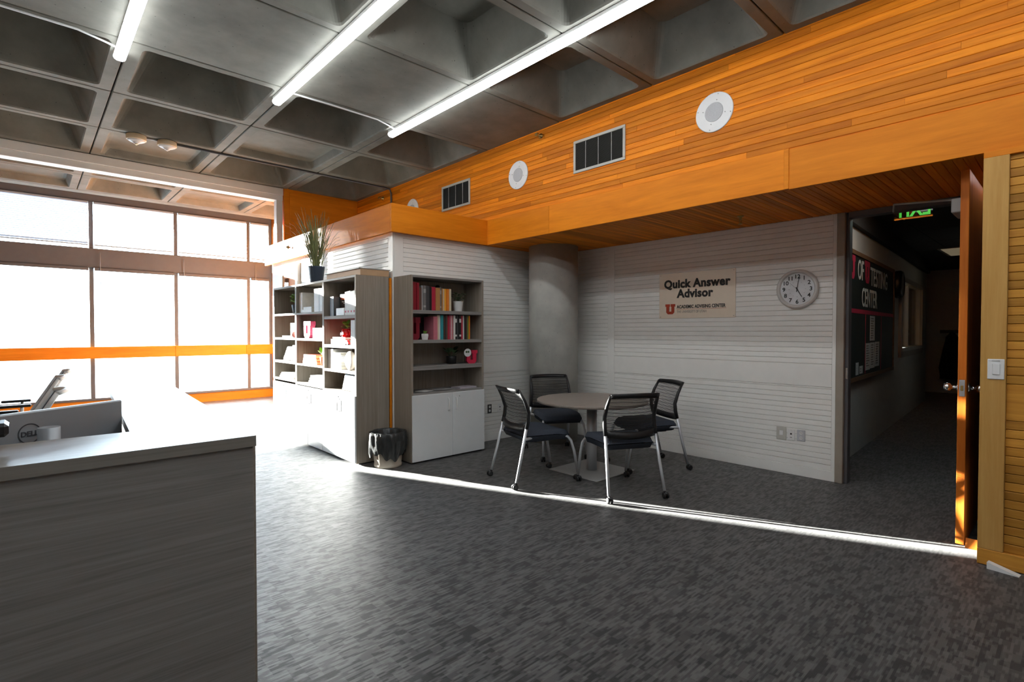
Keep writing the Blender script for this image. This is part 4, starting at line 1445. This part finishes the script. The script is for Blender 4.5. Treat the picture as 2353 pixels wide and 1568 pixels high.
# ------------------------------------------------------------------ waste bin
bn = thing('waste_bin', 'beige waste bin lined with a black bag between the two bookcases', 'bin', (2.94, 5.215, 0))
MB().lathe([(.142, 0), (.150, .006), (.152, .03), (.147, .035), (.176, .355), (.182, .365), (.176, .365), (.145, .02)], n=36).build('bucket', beige, bn)
rg = random.Random(3)
ph = [rg.uniform(0, 6.28) for _ in range(6)]


def bagw(a, j):
    return 1 + (0 if j < 3 else 1) * (.035 * math.sin(9 * a + ph[0] + j * .7) + .03 * math.sin(15 * a + ph[1] - j * .9) + .02 * math.sin(23 * a + ph[2] + j)) * min(1, j / 2)


bag = MB()
nn = 72
prof = [(.140, .12), (.156, .28), (.168, .374), (.184, .390), (.197, .382), (.203, .34), (.206, .29), (.203, .23), (.197, .175), (.190, .130)]
vs = []
for j, (r_, h_) in enumerate(prof):
    for k in range(nn):
        a = 2 * PI * k / nn
        rr = r_ * bagw(a, j)
        hh = h_ + (0 if j < 4 else (j - 3) * (.0062 * math.sin(3 * a + ph[3]) + .0036 * math.sin(11 * a + ph[4])))
        vs.append((rr * math.cos(a), rr * math.sin(a), hh))
bag.add(vs, [(i * nn + k, i * nn + (k + 1) % nn, (i + 1) * nn + (k + 1) % nn, (i + 1) * nn + k) for i in range(len(prof) - 1) for k in range(nn)], True)
bag.build('bag_liner', mat('black_bag_film', (.028, .030, .030), .34, var=.2, spec=.5, scale=(26, 26, 7), bmp=1.0), bn)

# ------------------------------------------------------------------ round table and chairs
tb_ = thing('round_table', 'round taupe meeting table on a silver pedestal and square base', 'table', (4.45, 3.545, 0))
B('base_plate', baseplate, tb_, -.325, .325, -.325, .325, .002, .012, .003)
MB().lathe([(.055, .012), (.055, .735)], n=28).build('pedestal', steel, tb_)
B('top_bracket', black, tb_, -.2, .2, -.2, .2, .728, .740)
MB().lathe([(.582, .740), (.588, .744), (.588, .766), (.584, .770)], n=72).build('table_top', tab_top, tb_)


def make_chair():
    t = thing('meeting_chair', 'chair', 'chair', (0, 0, 0))
    # seat cushion: rounded pad with a waterfall front
    mb = MB()
    ny, nx = 20, 20

    def seat(u, v, top):
        xx = (u - .5) * 2
        yy = -.25 + v * .53
        e = 1 - (abs(xx) ** 4) * .10
        wd = .255 * (1 - .10 * (1 - v) ** 2) * (1 - .16 * max(0, (v - .82) / .18) ** 2)
        edge = min(1, (1 - abs(xx)) / .10, v / .08, (1 - v) / .10)
        edge = max(0, edge)
        rd = math.sin(edge * PI / 2) ** .6
        front = -.035 * max(0, (v - .6) / .4) ** 2
        dish = -.012 * math.cos(xx * PI / 2) * math.sin(PI * v)
        zt = .485 + .047 * rd + front + dish
        zb = .478 - .054 * rd + front * .5
        return (xx * wd, yy, zt if top else zb)
    mb.grid(lambda u, v: seat(u, v, True), nx, ny)
    mb.grid(lambda u, v: seat(u, v, False), nx, ny)
    mb.build('seat', fabric, t)
    MB().box(-.19, .19, -.16, .18, .410, .445, .01).build('seat_pan', black, t)
    # side frames, legs
    for s in (-1, 1):
        rl = [(s * .275, -.36, .062), (s * .262, -.30, .30), (s * .250, -.232, .600)]
        lg = MB().tube(rl, .0145, 10).build('rear_leg', steel, t)
        fl = [(s * .265, .35, .062), (s * .258, .305, .30), (s * .250, .272, .405), (s * .236, .240, .445), (s * .212, .18, .462)]
        MB().tube(fl, .0145, 10).build('front_leg', steel, t)
        MB().tube([(s * .212, .19, .462), (s * .214, -.16, .462), (s * .240, -.225, .461), (s * .255, -.262, .460)], .0145, 10).build('side_rail', steel, t)
        # back upright
        up = [(s * .250, -.240, .560), (s * .250, -.220, .640), (s * .249, -.214, .720), (s * .244, -.255, .830), (s * .236, -.312, .932)]
        MB().tube(up, [.019, .020, .019, .016, .012], 8).build('back_upright', black, t)
        for (cx, cy) in ((s * .275, -.36), (s * .265, .35)):
            c = MB().tube([(cx, cy, .078), (cx, cy, .050)], .009, 8).build('caster', chrome, t)
            for q in (-.016, .016):
                MB().lathe([(.018, -.009), (.027, -.006), (.027, .006), (.018, .009)], (cx + q, cy - .018, .027), 16, 'x').build('wheel', black, c)
            MB().tube([(cx, cy, .056), (cx, cy - .02, .048), (cx, cy - .042, .036)], .012, 8).build('caster_hood', black, c)

    def bz(z):   # depth of the back at height z (side profile)
        if z < .72:
            return -.232 + (z - .60) * .12
        return -.2176 - (z - .72) ** 1.25 * .70

    def bw(z):
        return .250 if z < .72 else .250 - (z - .72) * .060

    def curve(xx):   # lumbar wrap: centre set further back
        return -.038 * (1 - xx * xx)
    # top and bottom rails of the back
    for nm, z0, z1, th in (('top_rail', .905, .944, .012), ('bottom_rail', .548, .612, .010)):
        mb = MB()
        n_ = 12
        for i in range(n_):
            xa, xb = -1 + 2 * i / n_, -1 + 2 * (i + 1) / n_
            v = []
            for xx in (xa, xb):
                dip = .022 * (1 - xx * xx)
                for z in ((z0 - dip, z1 - dip) if nm == 'bottom_rail' else (z0, z1 + .006 * (1 - xx * xx))):
                    for d in (-th, th):
                        v.append((xx * bw(z), bz(z) + curve(xx) + d, z))
            mb.add(v, [(0, 2, 6, 4), (1, 5, 7, 3), (0, 4, 5, 1), (2, 3, 7, 6)] + ([(0, 1, 3, 2)] if i == 0 else []) + ([(4, 6, 7, 5)] if i == n_ - 1 else []), True)
        mb.build(nm, black, t)
    # mesh strands between the rails
    mb = MB()
    z = .606
    k = 0
    while z < .908:
        hgt = .0050 if k % 3 else .0078
        n_ = 8
        for i in range(n_):
            v = []
            for xx in (-1 + 2 * i / n_, -1 + 2 * (i + 1) / n_):
                dip = .020 * (1 - xx * xx) * (1 - (z - .6) / .33)
                v += [(xx * (bw(z) - .008), bz(z) + curve(xx), z - dip), (xx * (bw(z) - .008), bz(z) + curve(xx), z + hgt - dip)]
            mb.add(v, [(0, 2, 3, 1)], True)
        z += .0098 if k % 3 else .0125
        k += 1
    tag(mb.build('mesh_back', blackm, t), kind='stuff')
    return t


ch0 = make_chair()
CH = [((3.800, 3.762), (.965, -.262), 'black mesh-backed meeting chair nearest the tall bookcase, back to the left'),
      ((4.726, 4.315), (-.49, -.872), 'black mesh-backed meeting chair in front of the concrete column'),
      ((4.118, 2.96), (.455, .890), 'black mesh-backed meeting chair nearest the camera, one caster in the sun streak'),
      ((5.043, 3.265), (-.885, .466), 'black mesh-backed meeting chair beside the clock wall')]
for i, ((cx, cy), (fx, fy), lb) in enumerate(CH):
    rz = math.atan2(fy, fx) - PI / 2
    if i == 0:
        tag(ch0, lb, 'chair', 'chairs around the round table')
        ch0.location = (cx, cy, 0)
        ch0.rotation_euler = (0, 0, rz)
    else:
        dup(ch0, (cx, cy, 0), rz, lb, 'chairs around the round table')

# ------------------------------------------------------------------ reception desk
dk = thing('reception_desk', 'grey laminate reception counter in the left foreground', 'desk', (0, 0, 0))


def poly(nm, pts, z0, z1, m, par):
    return MB().prism(pts, 'z', z0, z1).build(nm, m, par)


poly('counter_top', [(-2.6, 2.30), (.690, 2.30), (.716, 2.745), (-2.6, 2.79)], 1.026, 1.07, desk_top, dk)
B('front_panel', lam_x, dk, -2.6, .682, 2.312, 2.345, .0, 1.026, .002)
poly('wing_top', [(.716, 2.747), (.838, 4.78), (.44, 4.80), (.318, 2.752)], 1.026, 1.07, desk_top, dk)
poly('wing_panel', [(.675, 2.345), (.700, 2.345), (.826, 4.76), (.800, 4.76)], .0, 1.026, lam_y, dk)
poly('work_surface', [(-2.55, 2.36), (.66, 2.36), (.78, 4.70), (.10, 4.72), (.02, 3.40), (-2.55, 3.45)], .715, .742, desk_top, dk)
B('inner_panel', lam_x, dk, -2.58, -2.55, 2.36, 3.4, 0, .715)

mo = thing('monitor', 'silver computer monitor seen from behind over the reception counter', 'monitor', (.335, 3.255, .743), rz=R(32))
# local x along the screen (0 = right end), -y = back side towards the camera
B('shell', silverp, mo, -.62, 0, -.022, .012, .062, .415, .006)
B('screen', black, mo, -.61, -.01, .012, .016, .075, .405)
nk = MB().lathe([(.038, .0), (.038, .350)], n=28).build('neck', silverp, mo, loc=(-.385, -.105, 0))
B('neck_bracket', silverp, mo, -.41, -.36, -.10, -.02, .15, .22)
B('base', silverp, mo, -.53, -.24, -.19, .03, 0, .014, .004)
lg = MB()
nr = 36
vs = []
for r_ in (.0430, .0390):
    for y_ in (-.0225, -.0240):
        vs += [(r_ * math.cos(2 * PI * k / nr), y_, r_ * math.sin(2 * PI * k / nr)) for k in range(nr)]
fs = []
for k in range(nr):
    k2 = (k + 1) % nr
    fs += [(k, k2, nr + k2, nr + k), (nr + k, nr + k2, 3 * nr + k2, 3 * nr + k), (2 * nr + k, 3 * nr + k, 3 * nr + k2, 2 * nr + k2)]
lg.add(vs, fs)
lg.build('logo_ring', mat('logo_grey', (.06, .06, .065), .4), mo, loc=(-.405, 0, .322))
text('lettering', 'DELL', .029, mat('logo_grey', (.06, .06, .065), .4), mo, (-.405, -.0235, .312), (1, 0, 0), (0, 0, 1), 'CENTER', bold=.0006)
sp_ = thing('black_device', 'black rectangular device on a stalk at the left end of the counter', 'device', (-.25, 2.66, 1.0705))
B('head', black, sp_, -.32, .198, -.05, .08, .048, .098, .012)
MB().tube([(-.15, .02, .0), (-.15, .02, .05)], .02, 10).build('stalk', black, sp_)
B('foot', black, sp_, -.25, -.05, -.04, .08, 0, .012, .003)

# ------------------------------------------------------------------ task chairs and table by the windows
wt = thing('white_table', 'long white-topped work table by the windows', 'table', (-1.25, 7.2, 0))
B('table_top', mat('white_laminate', (.74, .75, .76), .3), wt, -.65, .98, -1.9, 1.9, .715, .742, .004)
for a in (-.55, .70):
    for b in (-1.80, 1.80):
        MB().tube([(a, b, 0), (a, b, .715)], .025, 10).build('leg', steel, wt)
for i, (px_, py_, c, ds) in enumerate(((-.44, 6.05, 'p', 'clear plastic tray on the white table'), (-.42, 6.75, 'k', 'white keyboard lying on the white table'))):
    if c == 'p':
        t = thing('desk_tray', ds, 'tray', (px_, py_, .743))
        B('base', navy, t, -.16, .14, -.12, .12, 0, .03, .004)
        B('lid', mat('milky_plastic', (.62, .68, .74), .2), t, -.16, .14, -.12, .12, .03, .12, .01)
    else:
        t = thing('keyboard', ds, 'keyboard', (px_, py_, .743))
        B('body', whitep, t, -.08, .08, -.22, .22, 0, .016, .004)
        mb = MB()
        for r_ in range(5):
            for k in range(14):
                mb.box(-.068 + r_ * .028, -.046 + r_ * .028, -.21 + k * .030, -.185 + k * .030, .016, .021)
        tag(mb.build('keys', greyp, t), kind='stuff')
whitefr = mat('pale_chair_frame', (.66, .66, .64), .4)
meshbl = mat('blue_grey_mesh', (.06, .085, .12), .7, var=.2)


def task_chair():
    t = thing('task_chair', 'task', 'chair', (0, 0, 0))
    # faces +y locally
    for k in range(5):
        a = 2 * PI * k / 5 + .3
        MB().tube([(0, 0, .10), (.30 * math.cos(a), .30 * math.sin(a), .062)], [.022, .014], 8).build('base_arm', whitefr, t)
        MB().lathe([(.018, -.020), (.030, -.014), (.030, .014), (.018, .020)], (.30 * math.cos(a), .30 * math.sin(a), .030), 14, 'x').build('wheel', black, t)
    MB().lathe([(.026, .09), (.026, .43)], n=14).build('gas_lift', greyp, t)

    def seat(u, v, top):
        xx, yy = (u - .5) * .50, -.22 + v * .48
        e = max(0, min(1, (1 - abs(u - .5) * 2) / .2, v / .15, (1 - v) / .15))
        return (xx, yy, .47 + (.045 if top else -.03) * math.sin(e * PI / 2))
    mb = MB()
    mb.grid(lambda u, v: seat(u, v, True), 8, 8)
    mb.grid(lambda u, v: seat(u, v, False), 8, 8)
    mb.build('seat', meshbl, t)
    # reclined back: pale frame loop with mesh, top rail curving rearwards

    def bk(u, v):
        z = .60 + v * .42
        return (u * (.235 - .02 * v), -.215 - .24 * v - .055 * (1 - u * u) * (1 - .4 * v), z)
    for s in (-1, 1):
        MB().tube([Vector(bk(s, k / 6)) for k in range(7)], .017, 8).build('back_upright', whitefr, t)
    for nm, v_ in (('top_rail', 1.0), ('bottom_rail', 0.0)):
        MB().tube([Vector(bk(-1 + 2 * k / 10, v_)) + Vector((0, -.035 if v_ == 1 else 0, .012 if v_ == 1 else 0)) * (1 - (-1 + .2 * k) ** 2) for k in range(11)], .019, 8).build(nm, whitefr, t)
    mb = MB()
    mb.grid(lambda u, v: bk(-.93 + 1.86 * u, .04 + .93 * v), 8, 8)
    mb.build('back_mesh', meshbl, t)
    MB().tube([(0, -.05, .42), (0, -.26, .44), (0, -.30, .60), (0, -.40, .80)], .022, 8).build('spine', whitefr, t)
    for s in (-1, 1):
        MB().tube([(s * .22, -.08, .44), (s * .29, -.08, .50), (s * .29, -.08, .66)], .014, 8).build('arm_post', whitefr, t)
        MB().box(s * .29 - .035, s * .29 + .035, -.16, .10, .66, .69, .01).build('arm_pad', black, t)
    return t


TC = [((-.29, 5.54), 'nearest the reception counter'), ((-.23, 7.10), 'middle of the three'), ((-.13, 8.20), 'nearest the windows')]
tc0 = task_chair()
for i, ((cx, cy), ds) in enumerate(TC):
    lb = 'pale-framed task chair with blue-grey mesh back at the white table, ' + ds
    if i == 0:
        tag(tc0, lb, 'chair', 'task chairs at the white table')
        tc0.location = (cx, cy, 0)
        tc0.rotation_euler = (0, 0, PI / 2)
    else:
        dup(tc0, (cx, cy, 0), PI / 2, lb, 'task chairs at the white table')
